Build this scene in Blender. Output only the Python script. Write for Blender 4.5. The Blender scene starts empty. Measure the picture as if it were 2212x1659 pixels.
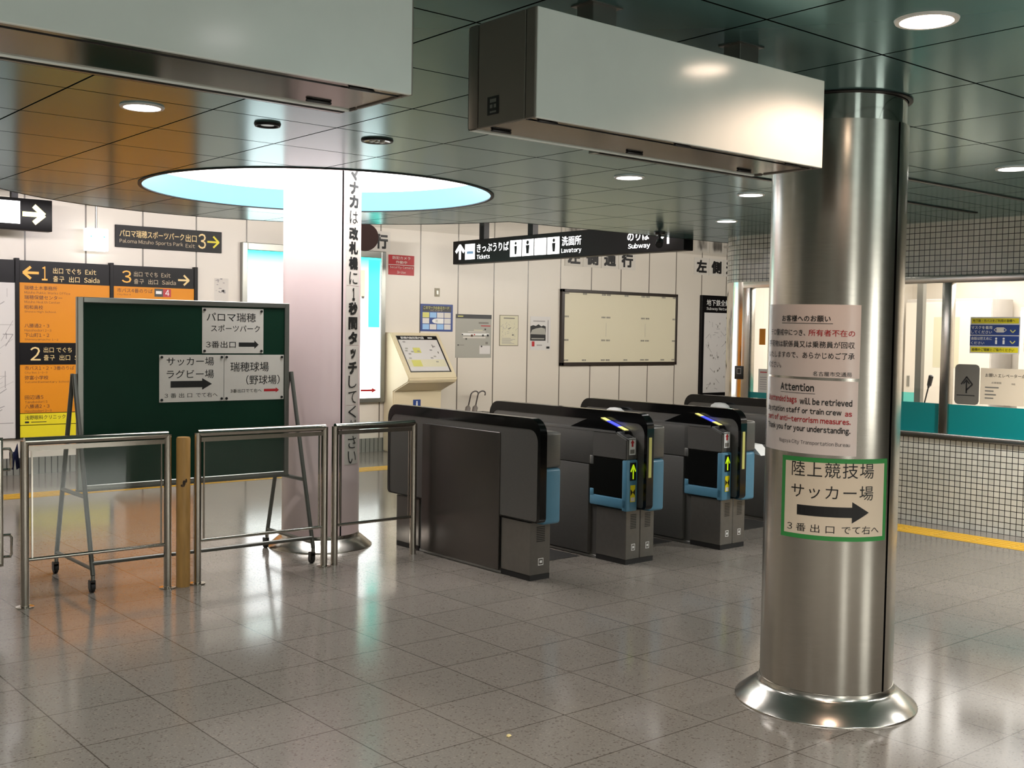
import bpy, bmesh, math, random
from mathutils import Vector, Matrix
from mathutils.geometry import tessellate_polygon
random.seed(7)
SC = bpy.context.scene
COL = SC.collection

# ------------------------------------------------------------------ camera
F_PX, YAW, PITCH, ROLL, EYE = 2426.0, 0.694244, 0.0449385, 0.0151498, 1.5
_r = Vector((math.cos(YAW), -math.sin(YAW), 0)); _f = Vector((math.sin(YAW), math.cos(YAW), 0)); _u = Vector((0, 0, 1))
_f2 = _f*math.cos(PITCH) - _u*math.sin(PITCH); _u2 = _u*math.cos(PITCH) + _f*math.sin(PITCH)
_r3 = _r*math.cos(ROLL) + _u2*math.sin(ROLL); _u3 = _u2*math.cos(ROLL) - _r*math.sin(ROLL)
cam = bpy.data.cameras.new('camera'); cam.sensor_width = 36; cam.lens = F_PX/2212*36; cam.clip_start = .05; cam.clip_end = 100
camo = bpy.data.objects.new('camera', cam); COL.objects.link(camo)
camo.matrix_world = Matrix(((_r3.x, _u3.x, -_f2.x, 0), (_r3.y, _u3.y, -_f2.y, 0), (_r3.z, _u3.z, -_f2.z, EYE), (0, 0, 0, 1)))
SC.camera = camo
# ------------------------------------------------------------------ world, exposure, large lights
w = bpy.data.worlds.new('world'); SC.world = w; w.use_nodes = True
w.node_tree.nodes['Background'].inputs[0].default_value = (.5, .52, .5, 1)
w.node_tree.nodes['Background'].inputs[1].default_value = .05
SC.view_settings.view_transform = 'Standard'; SC.view_settings.look = 'None'
SC.view_settings.exposure = 0.22; SC.view_settings.gamma = 1; SC.view_settings.use_curve_mapping = False

H = 2.455       # lowered ceiling
H2 = 2.79       # ceiling along the far wall
YW = 11.85      # far panel wall
XB = 8.48       # station office front

def lin(c):
    return tuple((v/255/12.92 if v/255 <= .04045 else ((v/255+.055)/1.055)**2.4) for v in c)

def area(name, loc, rot, sx, sy, power, color=(1, 1, 1), shape='RECTANGLE', spread=180, parent=None):
    l = bpy.data.lights.new(name, 'AREA'); l.shape = shape; l.size = sx
    if shape == 'RECTANGLE': l.size_y = sy
    l.energy = power; l.color = color; l.spread = math.radians(spread)
    o = bpy.data.objects.new(name, l); COL.objects.link(o)
    o.location = loc; o.rotation_euler = rot
    if parent:
        o.parent = parent; o.location = Vector(loc) - WORLD[parent]
    return o

# ------------------------------------------------------------------ materials
def nodes(m): return m.node_tree.nodes, m.node_tree.links
def mat(name, rgb, rough=.5, metal=0., spec=.5, coat=0., emit=0., emit_rgb=None, noise=0., nscale=30., bump=0., aniso=0., stretch=None):
    m = bpy.data.materials.new(name); m.use_nodes = True
    N, L = nodes(m); b = N['Principled BSDF']
    c = lin(rgb)
    b.inputs['Base Color'].default_value = (*c, 1)
    b.inputs['Roughness'].default_value = rough; b.inputs['Metallic'].default_value = metal
    b.inputs['Specular IOR Level'].default_value = spec; b.inputs['Coat Weight'].default_value = coat
    b.inputs['Coat Roughness'].default_value = .08; b.inputs['Anisotropic'].default_value = aniso
    if emit:
        b.inputs['Emission Color'].default_value = (*lin(emit_rgb or rgb), 1); b.inputs['Emission Strength'].default_value = emit
    if noise or bump:
        tc = N.new('ShaderNodeTexCoord'); mp = N.new('ShaderNodeMapping'); nz = N.new('ShaderNodeTexNoise')
        nz.inputs['Scale'].default_value = nscale; nz.inputs['Detail'].default_value = 4
        if stretch: mp.inputs['Scale'].default_value = stretch
        L.new(tc.outputs['Object'], mp.inputs[0]); L.new(mp.outputs[0], nz.inputs[0])
        if noise:
            r = N.new('ShaderNodeValToRGB')
            r.color_ramp.elements[0].position = .3; r.color_ramp.elements[1].position = .7
            r.color_ramp.elements[0].color = (*[v*(1-noise) for v in c], 1); r.color_ramp.elements[1].color = (*[min(1, v*(1+noise)) for v in c], 1)
            L.new(nz.outputs[0], r.inputs[0]); L.new(r.outputs[0], b.inputs['Base Color'])
        if bump:
            bp = N.new('ShaderNodeBump'); bp.inputs['Strength'].default_value = bump; bp.inputs['Distance'].default_value = .002
            L.new(nz.outputs[0], bp.inputs['Height']); L.new(bp.outputs[0], b.inputs['Normal'])
    return m

def grid_mat(name, rgb1, rgb2, joint, bw, bh, mortar, offset=(0, 0, 0), axes='XY', rough=.3, metal=0., spec=.5, uv=False, rough_j=None, extra=None):
    m = bpy.data.materials.new(name); m.use_nodes = True
    N, L = nodes(m); b = N['Principled BSDF']
    tc = N.new('ShaderNodeTexCoord'); sp = N.new('ShaderNodeSeparateXYZ'); cb = N.new('ShaderNodeCombineXYZ'); mp = N.new('ShaderNodeMapping')
    L.new(tc.outputs['UV' if uv else 'Object'], sp.inputs[0])
    L.new(sp.outputs[axes[0]], cb.inputs['X']); L.new(sp.outputs[axes[1]], cb.inputs['Y'])
    L.new(cb.outputs[0], mp.inputs[0]); mp.inputs['Location'].default_value = offset
    br = N.new('ShaderNodeTexBrick'); br.offset = 0; br.squash = 1
    L.new(mp.outputs[0], br.inputs['Vector'])
    br.inputs['Color1'].default_value = (*lin(rgb1), 1); br.inputs['Color2'].default_value = (*lin(rgb2), 1); br.inputs['Mortar'].default_value = (*lin(joint), 1)
    br.inputs['Scale'].default_value = 1; br.inputs['Mortar Size'].default_value = mortar; br.inputs['Mortar Smooth'].default_value = .1
    br.inputs['Bias'].default_value = 0; br.inputs['Brick Width'].default_value = bw; br.inputs['Row Height'].default_value = bh
    L.new(br.outputs['Color'], b.inputs['Base Color'])
    b.inputs['Roughness'].default_value = rough; b.inputs['Metallic'].default_value = metal; b.inputs['Specular IOR Level'].default_value = spec
    if extra: extra(m, N, L, b, br, tc)
    return m

def glass_mat(name, tint=(1, 1, 1), gloss=.08, haze=0., hz=(.8, .85, .83)):
    m = bpy.data.materials.new(name); m.use_nodes = True
    N, L = nodes(m); N.remove(N['Principled BSDF'])
    out = N['Material Output']; t = N.new('ShaderNodeBsdfTransparent'); g = N.new('ShaderNodeBsdfGlossy'); mx = N.new('ShaderNodeMixShader')
    t.inputs[0].default_value = (*tint, 1); g.inputs['Roughness'].default_value = .02
    fr = N.new('ShaderNodeFresnel'); fr.inputs[0].default_value = 1.45
    L.new(fr.outputs[0], mx.inputs[0]); L.new(t.outputs[0], mx.inputs[1]); L.new(g.outputs[0], mx.inputs[2])
    last = mx
    if haze:
        d = N.new('ShaderNodeBsdfDiffuse'); d.inputs[0].default_value = (*hz, 1); m2 = N.new('ShaderNodeMixShader'); m2.inputs[0].default_value = haze
        L.new(mx.outputs[0], m2.inputs[1]); L.new(d.outputs[0], m2.inputs[2]); last = m2
    L.new(last.outputs[0], out.inputs[0])
    return m

def floor_extra(m, N, L, b, br, tc):
    # terrazzo speckle: dark and light chips over the tile colour, slight cloudiness
    v = N.new('ShaderNodeTexVoronoi'); v.inputs['Scale'].default_value = 140
    n = N.new('ShaderNodeTexNoise'); n.inputs['Scale'].default_value = 130; n.inputs['Detail'].default_value = 3
    L.new(tc.outputs['Object'], v.inputs['Vector']); L.new(tc.outputs['Object'], n.inputs['Vector'])
    sep = N.new('ShaderNodeSeparateColor'); L.new(v.outputs['Color'], sep.inputs[0])
    r1 = N.new('ShaderNodeValToRGB'); r1.color_ramp.interpolation = 'CONSTANT'
    r1.color_ramp.elements[0].color = (.66, .63, .60, 1); r1.color_ramp.elements[1].position = .07; r1.color_ramp.elements[1].color = (1, 1, 1, 1)
    e = r1.color_ramp.elements.new(.975); e.color = (1.25, 1.22, 1.18, 1)
    L.new(sep.outputs[0], r1.inputs[0])
    r2 = N.new('ShaderNodeValToRGB'); r2.color_ramp.elements[0].position = .3; r2.color_ramp.elements[0].color = (.87, .86, .85, 1)
    r2.color_ramp.elements[1].position = .7; r2.color_ramp.elements[1].color = (1.07, 1.07, 1.07, 1)
    L.new(n.outputs[0], r2.inputs[0])
    m1 = N.new('ShaderNodeMix'); m1.data_type = 'RGBA'; m1.blend_type = 'MULTIPLY'; m1.inputs[0].default_value = 1
    L.new(br.outputs['Color'], m1.inputs[6]); L.new(r1.outputs[0], m1.inputs[7])
    m2 = N.new('ShaderNodeMix'); m2.data_type = 'RGBA'; m2.blend_type = 'MULTIPLY'; m2.inputs[0].default_value = 1
    L.new(m1.outputs[2], m2.inputs[6]); L.new(r2.outputs[0], m2.inputs[7])
    L.new(m2.outputs[2], b.inputs['Base Color'])
    n2 = N.new('ShaderNodeTexNoise'); n2.inputs['Scale'].default_value = 1.3; L.new(tc.outputs['Object'], n2.inputs['Vector'])
    mr = N.new('ShaderNodeMapRange'); mr.inputs['To Min'].default_value = .09; mr.inputs['To Max'].default_value = .17
    L.new(n2.outputs[0], mr.inputs['Value']); L.new(mr.outputs[0], b.inputs['Roughness'])

def ceil_extra(m, N, L, b, br, tc):
    # panel joints are open gaps: no gloss there
    for sock, a, c in (('Metallic', .52, 0.), ('Specular IOR Level', .15, 0.), ('Roughness', .17, .9)):
        mr = N.new('ShaderNodeMapRange'); mr.inputs['To Min'].default_value = a; mr.inputs['To Max'].default_value = c
        L.new(br.outputs['Fac'], mr.inputs['Value']); L.new(mr.outputs[0], b.inputs[sock])
    b.inputs['Specular Tint'].default_value = (.54, .64, .68, 1)      # tinted metal: dull at grazing angles
M = {}
M['floor'] = grid_mat('floor_granite', (132, 125, 117), (126, 120, 112), (82, 75, 67), .4, .4, .0028, (-1.37+.0014, -2.0125+.0014, 0), 'XY', .18, 0, .3, extra=floor_extra)
M['ceiling'] = grid_mat('ceiling_panel', (112, 150, 148), (109, 146, 144), (10, 14, 13), .6224, .6224, .005, (-2.145, -2.153, 0), 'XY', .17, .95, .4, extra=ceil_extra)
M['ceiling_far'] = grid_mat('far_ceiling_panel', (190, 186, 176), (186, 182, 172), (80, 78, 72), .605, .605, .006, (-3.477, 0, 0), 'XY', .12, .8, .5)
M['wall'] = grid_mat('enamel_wall_panel', (214, 206, 193), (211, 203, 190), (96, 88, 78), .605, 20, .009, (-3.472, 5, 0), 'XZ', .32, 0, .5)
M['plain_wall'] = mat('plain_wall', (196, 192, 184), .5, noise=.05)
M['tile'] = grid_mat('mosaic_tile', (216, 212, 200), (200, 197, 186), (40, 37, 33), .0465, .0465, .003, (0, 0, 0), 'XY', .25, 0, .5, uv=True)
M['baseboard'] = grid_mat('ribbed_baseboard', (128, 128, 120), (124, 124, 116), (52, 52, 48), .062, 5, .006, (0, 1, 0), 'XZ', .4)
M['steel'] = mat('brushed_steel', (192, 187, 178), .23, 1, noise=.05, nscale=14, stretch=(1, 1, 22))
M['steel_polish'] = mat('polished_steel', (196, 190, 182), .1, 1)
M['steel_dark'] = mat('dark_steel_gap', (14, 13, 12), .5, .5)
M['rail_steel'] = mat('rail_steel', (188, 182, 172), .14, 1, noise=.03, nscale=20)
M['vinyl'] = mat('pink_white_vinyl', (232, 208, 206), .28, 0, .5, noise=.02, nscale=4)
M['plate'] = mat('text_plate', (214, 204, 194), .35)
M['sign_face'] = mat('sign_back_panel', (226, 236, 232), .16, 0, .6, noise=.02, nscale=8)
M['sign_metal'] = mat('sign_steel', (150, 140, 128), .13, 1, noise=.03, nscale=30)
M['sign_end'] = mat('sign_end_metal', (134, 128, 120), .34, .7)
M['black'] = mat('black_plastic', (14, 14, 15), .35)
M['gloss_black'] = mat('gloss_black', (5, 5, 6), .14, 0, .35)
M['gate_grey'] = mat('gate_hairline_grey', (96, 94, 90), .33, .35, noise=.06, nscale=40, stretch=(1, 1, 8))
M['gate_plate'] = mat('gate_brushed_plate', (92, 87, 83), .24, .75, noise=.05, nscale=30, stretch=(1, 8, 1))
M['gate_light'] = mat('gate_edge_metal', (150, 150, 148), .3, .8)
M['gate_blue'] = mat('gate_blue', (80, 128, 152), .35, noise=.03)
M['gate_steel'] = mat('gate_steel_leg', (116, 112, 106), .3, .6, noise=.05)
M['glass_dark'] = mat('dark_acrylic', (10, 11, 11), .08, 0, .5, coat=.5)
M['white'] = mat('white_plastic', (225, 224, 220), .35)
M['paper'] = mat('paper', (206, 200, 190), .6, noise=.02, nscale=6)
M['paper_lam'] = mat('laminated_paper', (222, 210, 204), .22, 0, .5)
M['paper_cream'] = mat('cream_paper', (222, 206, 182), .55)
M['ink'] = mat('black_ink', (20, 18, 17), .5)
M['ink_grey'] = mat('grey_ink', (120, 116, 108), .6)
M['red'] = mat('red_ink', (176, 30, 34), .5)
M['red_panel'] = mat('red_panel', (170, 38, 42), .45)
M['green_tape'] = mat('green_tape', (48, 140, 66), .5)
M['chalk'] = mat('green_chalkboard', (5, 46, 30), .5, 0, .2, noise=.1, nscale=3)
M['alu'] = mat('aluminium', (140, 140, 134), .3, .85)
M['stand_grey'] = mat('stand_grey_paint', (104, 104, 98), .35, .5)
M['wood'] = mat('worn_wood', (176, 134, 74), .4, noise=.18, nscale=9, stretch=(3, 3, .6))
M['scuff'] = mat('dark_scuff', (52, 38, 24), .6)
M['orange'] = mat('orange_panel', (210, 132, 14), .45, spec=.3)
M['yellow'] = mat('yellow_panel', (222, 206, 24), .4)
M['sign_black'] = mat('sign_black', (11, 9, 10), .4, 0, .2)
M['sign_orange_txt'] = mat('orange_lettering', (250, 176, 60), .4)
M['sign_cream_txt'] = mat('cream_lettering', (226, 198, 136), .4)
M['brown_ink'] = mat('brown_ink', (78, 40, 10), .5)
M['grey_txt'] = mat('pale_lettering', (178, 160, 130), .4)
M['navy'] = mat('navy', (26, 56, 122), .4)
M['navy_cloth'] = mat('navy_cloth', (18, 26, 70), .85, bump=.4, nscale=200)
M['beige'] = mat('beige_enamel', (214, 200, 168), .35)
M['map_white'] = mat('map_white', (206, 202, 198), .35)
M['map_grey'] = mat('map_grey', (158, 156, 146), .35)
M['map_line'] = mat('map_line', (150, 146, 144), .5)
M['map_yellow'] = mat('map_yellow', (200, 196, 110), .5)
M['board_cream'] = mat('notice_board_cream', (212, 204, 178), .4)
M['frame_brown'] = mat('dark_brown_frame', (42, 32, 24), .4)
M['poster_cream'] = mat('poster_cream', (206, 200, 172), .5)
M['sky_blue'] = mat('pale_blue', (140, 180, 220), .45)
M['hook_brown'] = mat('brown_handle', (40, 26, 20), .3)
M['umb_grey'] = mat('umbrella_cloth', (120, 112, 104), .6)
M['teal_film'] = mat('teal_film', (0, 128, 128), .4, spec=.4)
M['office_white'] = mat('office_wall', (226, 218, 204), .6)
M['office_grey'] = mat('office_cabinet', (196, 190, 182), .5)
M['tactile'] = mat('tactile_yellow', (218, 172, 56), .5)
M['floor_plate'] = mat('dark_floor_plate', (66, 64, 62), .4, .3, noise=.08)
M['brown_disc'] = mat('dark_brown_metal', (34, 24, 21), .8, 0, .05)
M['rubber'] = mat('black_rubber', (18, 16, 15), .6)
M['switch'] = mat('switch_plate', (104, 98, 82), .4, .5)
M['crumb'] = mat('crumb', (236, 214, 150), .7)
M['glass'] = glass_mat('clear_glass')
M['acrylic'] = glass_mat('clear_acrylic', (.93, .95, .94), haze=.012)
M['film_clear'] = glass_mat('tinted_film', (.5, .98, .98), haze=.1, hz=(.1, .6, .6))
# things that give off light
M['sky_glow'] = mat('skylight_diffuser', (255, 255, 255), .5, emit=4.0, emit_rgb=(255, 250, 248))
M['sky_band'] = mat('skylight_rim_blue', (88, 146, 174), .5)
M['lamp_white'] = mat('lamp_diffuser', (255, 255, 255), .5, emit=9.0, emit_rgb=(255, 252, 248))
M['lamp_warm'] = mat('lamp_diffuser_warm', (255, 240, 225), .5, emit=22.0, emit_rgb=(255, 226, 200))
M['lamp_off'] = mat('lamp_reflector', (120, 120, 112), .15, 1)
M['lit_white'] = mat('backlit_white', (255, 255, 255), .4, emit=1.6)
M['lit_cyan'] = mat('backlit_cyan', (60, 226, 206), .4, emit=1.0, emit_rgb=(60, 226, 206))
M['lit_pale'] = mat('backlit_pale', (238, 252, 252), .4, emit=1.35, emit_rgb=(238, 252, 252))
M['lit_fill'] = mat('fill_glow', (250, 250, 244), .4, emit=4.0, emit_rgb=(252, 252, 244))  # glow of the fill boxes added behind the viewer
M['lit_text'] = mat('backlit_lettering', (255, 255, 255), .4, emit=1.3)
M['lit_arrow'] = mat('backlit_yellow', (255, 250, 190), .4, emit=.95, emit_rgb=(250, 244, 176))
M['lit_tan'] = mat('backlit_tan', (240, 220, 170), .4, emit=.8)
M['led_blue'] = mat('led_blue', (70, 80, 255), .4, emit=1.2, emit_rgb=(66, 76, 240))
M['led_yellow'] = mat('led_yellow', (240, 232, 130), .4, emit=.7)
M['arrow_lime'] = mat('lime_arrow', (196, 226, 30), .4, emit=.5, emit_rgb=(186, 226, 20))
M['tube'] = mat('fluorescent_tube', (255, 255, 255), .4, emit=6)

# ------------------------------------------------------------------ mesh builder
WORLD = {}
class Frame:
    def __init__(s, O, U, V): s.O, s.U, s.V = Vector(O), Vector(U), Vector(V); s.N = s.U.cross(s.V)
    def __call__(s, u, v, w=0): return s.O + s.U*u + s.V*v + s.N*w
class Cyl:
    """surface frame round a column; u is arc length from angle a0 (to the right as seen from outside)"""
    def __init__(s, cx, cy, r, a0, z0): s.c, s.r, s.a0, s.z0 = (cx, cy), r, a0, z0
    def __call__(s, u, v, w=0):
        a = s.a0 + u/s.r; R = s.r + w
        return Vector((s.c[0]+R*math.cos(a), s.c[1]+R*math.sin(a), s.z0+v))
def facing_front(x, y, z): return Frame((x, y, z), (1, 0, 0), (0, 0, 1))       # faces -Y
def facing_left(x, y, z): return Frame((x, y, z), (0, -1, 0), (0, 0, 1))       # faces -X

_glyph = {}
def raw_glyph(ch):
    if ch not in _glyph:
        c = bpy.data.curves.new('t', 'FONT'); c.body = ch; c.resolution_u = 2
        o = bpy.data.objects.new('t', c); COL.objects.link(o)
        dg = bpy.context.evaluated_depsgraph_get(); m = bpy.data.meshes.new_from_object(o.evaluated_get(dg))
        v = [(p.co.x, p.co.y) for p in m.vertices]
        f = [tuple(p.vertices) if p.normal.z >= 0 else tuple(reversed(p.vertices)) for p in m.polygons]
        bpy.data.objects.remove(o); bpy.data.curves.remove(c); bpy.data.meshes.remove(m)
        xs = [a for a, _ in v] or [0]; ys = [b for _, b in v] or [0]
        _glyph[ch] = (v, f, min(xs), max(xs), min(ys), max(ys))
    return _glyph[ch]
def glyphs(s, sp=1.):
    """one string as flat polygons; latin letters and digits use the full-width forms of the same sans, tightened"""
    adv = raw_glyph('\u53e3\u53e3')[3] - raw_glyph('\u53e3')[3]
    v, f, x = [], [], 0.
    for ch in s:
        if ch == ' ': x += .30*adv*sp; continue
        if ch.isascii():
            gv, gf, a, b, c, d = raw_glyph(chr(ord(ch)+0xFEE0)); off = x - a + .05*adv; step = (b-a) + .105*adv*sp
        else: gv, gf, a, b, c, d = raw_glyph(ch); off = x; step = adv*sp
        n = len(v); v += [(p+off, q) for p, q in gv]; f += [tuple(n+i for i in t) for t in gf]; x += step
    xs = [a for a, _ in v] or [0]; ys = [b for _, b in v] or [0]
    return v, f, min(xs), max(xs), min(ys), max(ys)

class MB:
    def __init__(s): s.v, s.f, s.mi, s.mats, s.uv = [], [], [], [], {}
    def slot(s, m):
        m = M[m] if isinstance(m, str) else m
        if m not in s.mats: s.mats.append(m)
        return s.mats.index(m)
    def add(s, verts, faces, m, uvs=None):
        b = len(s.v); k = s.slot(m); s.v += [Vector(p) for p in verts]
        for i, f in enumerate(faces):
            s.f.append(tuple(b+j for j in f)); s.mi.append(k)
            if uvs: s.uv[len(s.f)-1] = uvs[i]
        return s
    def box(s, x0, x1, y0, y1, z0, z1, m, bev=0., seg=2, edges=None):
        if not bev:
            V = [(x0,y0,z0),(x1,y0,z0),(x1,y1,z0),(x0,y1,z0),(x0,y0,z1),(x1,y0,z1),(x1,y1,z1),(x0,y1,z1)]
            return s.add(V, [(3,2,1,0),(4,5,6,7),(0,1,5,4),(1,2,6,5),(2,3,7,6),(3,0,4,7)], m)
        bm = bmesh.new(); bmesh.ops.create_cube(bm, size=1)
        bmesh.ops.scale(bm, vec=(x1-x0, y1-y0, z1-z0), verts=bm.verts); bmesh.ops.translate(bm, vec=((x0+x1)/2, (y0+y1)/2, (z0+z1)/2), verts=bm.verts)
        bmesh.ops.bevel(bm, geom=bm.edges[:], offset=bev, segments=seg, affect='EDGES', profile=.5)
        return s.frombm(bm, m)
    def frombm(s, bm, m):
        bm.verts.index_update(); s.add([v.co.copy() for v in bm.verts], [[v.index for v in f.verts] for f in bm.faces], m); bm.free(); return s
    def poly(s, F, pts, m, w=0.):
        return s.add([F(u, v, w) for u, v in pts], [tuple(range(len(pts)))], m)
    def rect(s, F, u0, u1, v0, v1, m, w=.001, nu=1):
        V, Q = [], []
        for i in range(nu+1):
            u = u0+(u1-u0)*i/nu; V += [F(u, v0, w), F(u, v1, w)]
        for i in range(nu): Q.append((2*i, 2*i+2, 2*i+3, 2*i+1))
        return s.add(V, Q, m)
    def slab(s, F, u0, u1, v0, v1, d, m, w=0., nu=1):
        """sheet with thickness d standing off the frame surface"""
        V, Q = [], []
        for i in range(nu+1):
            u = u0+(u1-u0)*i/nu; V += [F(u, v0, w), F(u, v1, w), F(u, v0, w+d), F(u, v1, w+d)]
        for i in range(nu):
            a = 4*i; b = a+4
            Q += [(a+2, b+2, b+3, a+3), (a+1, b+1, b, a), (a, b, b+2, a+2), (a+3, b+3, b+1, a+1)]
        Q += [(0, 2, 3, 1), (4*nu+1, 4*nu+3, 4*nu+2, 4*nu)]
        return s.add(V, Q, m)
    def prism(s, F, pts, d, m, w=0.):
        """polygon (ccw seen from outside) extruded d along the frame normal"""
        n = len(pts); V = [F(u, v, w) for u, v in pts] + [F(u, v, w+d) for u, v in pts]
        Q = [tuple(range(n, 2*n)), tuple(reversed(range(n)))] + [(i, (i+1) % n, n+(i+1) % n, n+i) for i in range(n)]
        return s.add(V, Q, m)
    def text(s, F, st, u0, v0, u1, v1, m, bold=0., w=.002, sp=1., aspect=False):
        v, f, x0, x1, y0, y1 = glyphs(st, sp)
        if not f: return s
        sx = (u1-u0)/(x1-x0+bold); sy = (v1-v0)/max(y1-y0+bold, .05)
        if isinstance(F, Cyl) or getattr(F, 'curved', False):      # cut the letters into narrow strips so that they follow the curve
            bm = bmesh.new(); vs = [bm.verts.new((a, b, 0)) for a, b in v]
            for q in f:
                try: bm.faces.new([vs[i] for i in q])
                except ValueError: pass
            st_ = .008/sx; q = x0 + st_
            while q < x1:
                bmesh.ops.bisect_plane(bm, geom=bm.verts[:]+bm.edges[:]+bm.faces[:], dist=1e-6, plane_co=(q, 0, 0), plane_no=(1, 0, 0)); q += st_
            bm.verts.index_update(); v = [(p.co.x, p.co.y) for p in bm.verts]; f = [tuple(p.index for p in t.verts) for t in bm.faces]; bm.free()
        sh = [(bold/2, bold/2)] if not bold else [(i*bold/n_, j*bold/n_) for n_ in (2 if bold > .045 else 1,) for i in range(n_+1) for j in range(n_+1)]
        for k, (da, db) in enumerate(sh): s.add([F(u0+(a-x0+da)*sx, v0+(b-y0+db)*sy, w+k*.00008) for a, b in v], f, m)
        return s
    def arrow(s, F, u0, u1, v0, v1, m, direction='R', shaft=.4, head=.35, w=.002, open_=0):
        U, V = u1-u0, v1-v0
        if direction in 'RL': P = [(0, .5-shaft/2), (1-head, .5-shaft/2), (1-head, 0), (1, .5), (1-head, 1), (1-head, .5+shaft/2), (0, .5+shaft/2)]
        if direction == 'L': P = [(1-a, b) for a, b in reversed(P)]
        if direction == 'U': P = [(.5-shaft/2, 0), (.5+shaft/2, 0), (.5+shaft/2, 1-head), (1, 1-head), (.5, 1), (0, 1-head), (.5-shaft/2, 1-head)]
        T = tessellate_polygon([[Vector((a, b, 0)) for a, b in P]])
        pts = [F(u0+a*U, v0+b*V, w) for a, b in P]
        T = [t if (Vector(P[t[1]])-Vector(P[t[0]])).cross(Vector(P[t[2]])-Vector(P[t[0]])) > 0 else (t[0], t[2], t[1]) for t in T]
        return s.add(pts, T, m)
    def line(s, F, a, b, t, m, w=.002):
        a, b = Vector(a), Vector(b); d = (b-a).normalized(); n = Vector((-d.y, d.x))*t/2
        return s.add([F(*(a-n), w), F(*(b-n), w), F(*(b+n), w), F(*(a+n), w)], [(0, 1, 2, 3)], m)
    def open_arrow(s, F, u0, u1, v0, v1, m, direction='R', t=.16, w=.002):
        U, V = u1-u0, v1-v0; T = min(U, V)*t*1.2
        def P(a, b):
            if direction == 'L': a = 1-a
            if direction == 'U': a, b = b, a
            return (u0+a*U, v0+b*V)
        s.line(F, P(0, .5), P(.93, .5), T, m, w); s.line(F, P(.5, .97), P(.97, .48), T, m, w+.0002); s.line(F, P(.5, .03), P(.97, .52), T, m, w+.0004)
        return s
    def tube(s, pts, r, m, n=12, cap=True):
        pts = [Vector(p) for p in pts]; V, Q = [], []
        for i, p in enumerate(pts):
            if i == 0: t = pts[1]-p
            elif i == len(pts)-1: t = p-pts[i-1]
            else: t = ((pts[i+1]-p).normalized()+(p-pts[i-1]).normalized())
            t.normalize(); up = Vector((0, 0, 1)) if abs(t.z) < .95 else Vector((1, 0, 0))
            a = t.cross(up).normalized(); b = t.cross(a)
            if i and a.dot(pa) < 0: a, b = -a, -b
            k = 1.
            if 0 < i < len(pts)-1:
                c = max(.3, t.dot((p-pts[i-1]).normalized())); k = 1/c
            pa = a
            rr = r[i] if isinstance(r, (list, tuple)) else r
            # stretch along the bisector at mitred corners
            if k > 1.001:
                d1 = (p-pts[i-1]).normalized(); bis = (d1 - t*d1.dot(t)).normalized()
            for j in range(n):
                q = 2*math.pi*j/n; o = a*math.cos(q)*rr + b*math.sin(q)*rr
                if k > 1.001: o += bis*o.dot(bis)*(k-1)
                V.append(p+o)
        for i in range(len(pts)-1):
            for j in range(n): Q.append((i*n+j, i*n+(j+1) % n, (i+1)*n+(j+1) % n, (i+1)*n+j))
        if cap: Q += [tuple(reversed(range(n))), tuple(range((len(pts)-1)*n, len(pts)*n))]
        bm = bmesh.new(); vs = [bm.verts.new(v) for v in V]
        for q in Q: bm.faces.new([vs[k] for k in q])
        bmesh.ops.recalc_face_normals(bm, faces=bm.faces[:])
        return s.frombm(bm, m)
    def lathe(s, prof, c, m, n=48, a0=0., a1=2*math.pi, flip=False):
        full = abs(a1-a0-2*math.pi) < 1e-6; k = n if full else n+1; V, Q = [], []
        for r, z in prof:
            for j in range(k):
                a = a0+(a1-a0)*j/n; V.append((c[0]+r*math.cos(a), c[1]+r*math.sin(a), c[2]+z))
        for i in range(len(prof)-1):
            for j in range(n):
                j2 = (j+1) % k; q = (i*k+j, i*k+j2, (i+1)*k+j2, (i+1)*k+j); Q.append(q if not flip else q[::-1])
        return s.add(V, Q, m)
    def disc(s, c, r, m, n=32, down=False):
        P = [(c[0]+r*math.cos(2*math.pi*j/n), c[1]+r*math.sin(2*math.pi*j/n), c[2]) for j in range(n)]
        return s.add(P, [tuple(range(n))[::-1] if down else tuple(range(n))], m)
    def build(s, name, parent=None, origin=None, smooth=35, label=None):
        if parent is not None: O = WORLD[parent]
        elif origin is not None: O = Vector(origin)
        else:
            lo = [min(v[i] for v in s.v) for i in range(3)]; hi = [max(v[i] for v in s.v) for i in range(3)]
            O = Vector(((lo[0]+hi[0])/2, (lo[1]+hi[1])/2, lo[2]))
        me = bpy.data.meshes.new(name); me.from_pydata([v-O for v in s.v], [], s.f)
        for m in s.mats: me.materials.append(m)
        me.polygons.foreach_set('material_index', s.mi)
        if s.uv:
            ul = me.uv_layers.new(name='UVMap')
            for i, p in enumerate(me.polygons):
                if i in s.uv:
                    for k, li in enumerate(p.loop_indices): ul.data[li].uv = s.uv[i][k]
        me.polygons.foreach_set('use_smooth', [True]*len(me.polygons)); me.update()
        me.set_sharp_from_angle(angle=math.radians(smooth))
        o = bpy.data.objects.new(name, me); COL.objects.link(o); WORLD[o] = O
        if parent is not None: o.parent = parent
        else: o.location = O
        if label: o['label'] = label
        return o

def tag(o, label, cat, group=None):
    o['label'] = label; o['category'] = cat
    if group: o['group'] = group
    return o
def thing(name, label, cat, loc, group=None):
    o = bpy.data.objects.new(name, None); COL.objects.link(o); o.location = loc; o.empty_display_size = .1; WORLD[o] = Vector(loc)
    return tag(o, label, cat, group)
def struct(o): o['kind'] = 'structure'; return o
def dup(root, loc, label):
    def cp(o, par):
        c = o.copy(); COL.objects.link(c)
        if par: c.parent = par
        for ch in list(o.children): cp(ch, c)
        return c
    r = cp(root, None); r.location = loc; WORLD[r] = Vector(loc); r['label'] = label
    return r

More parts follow.
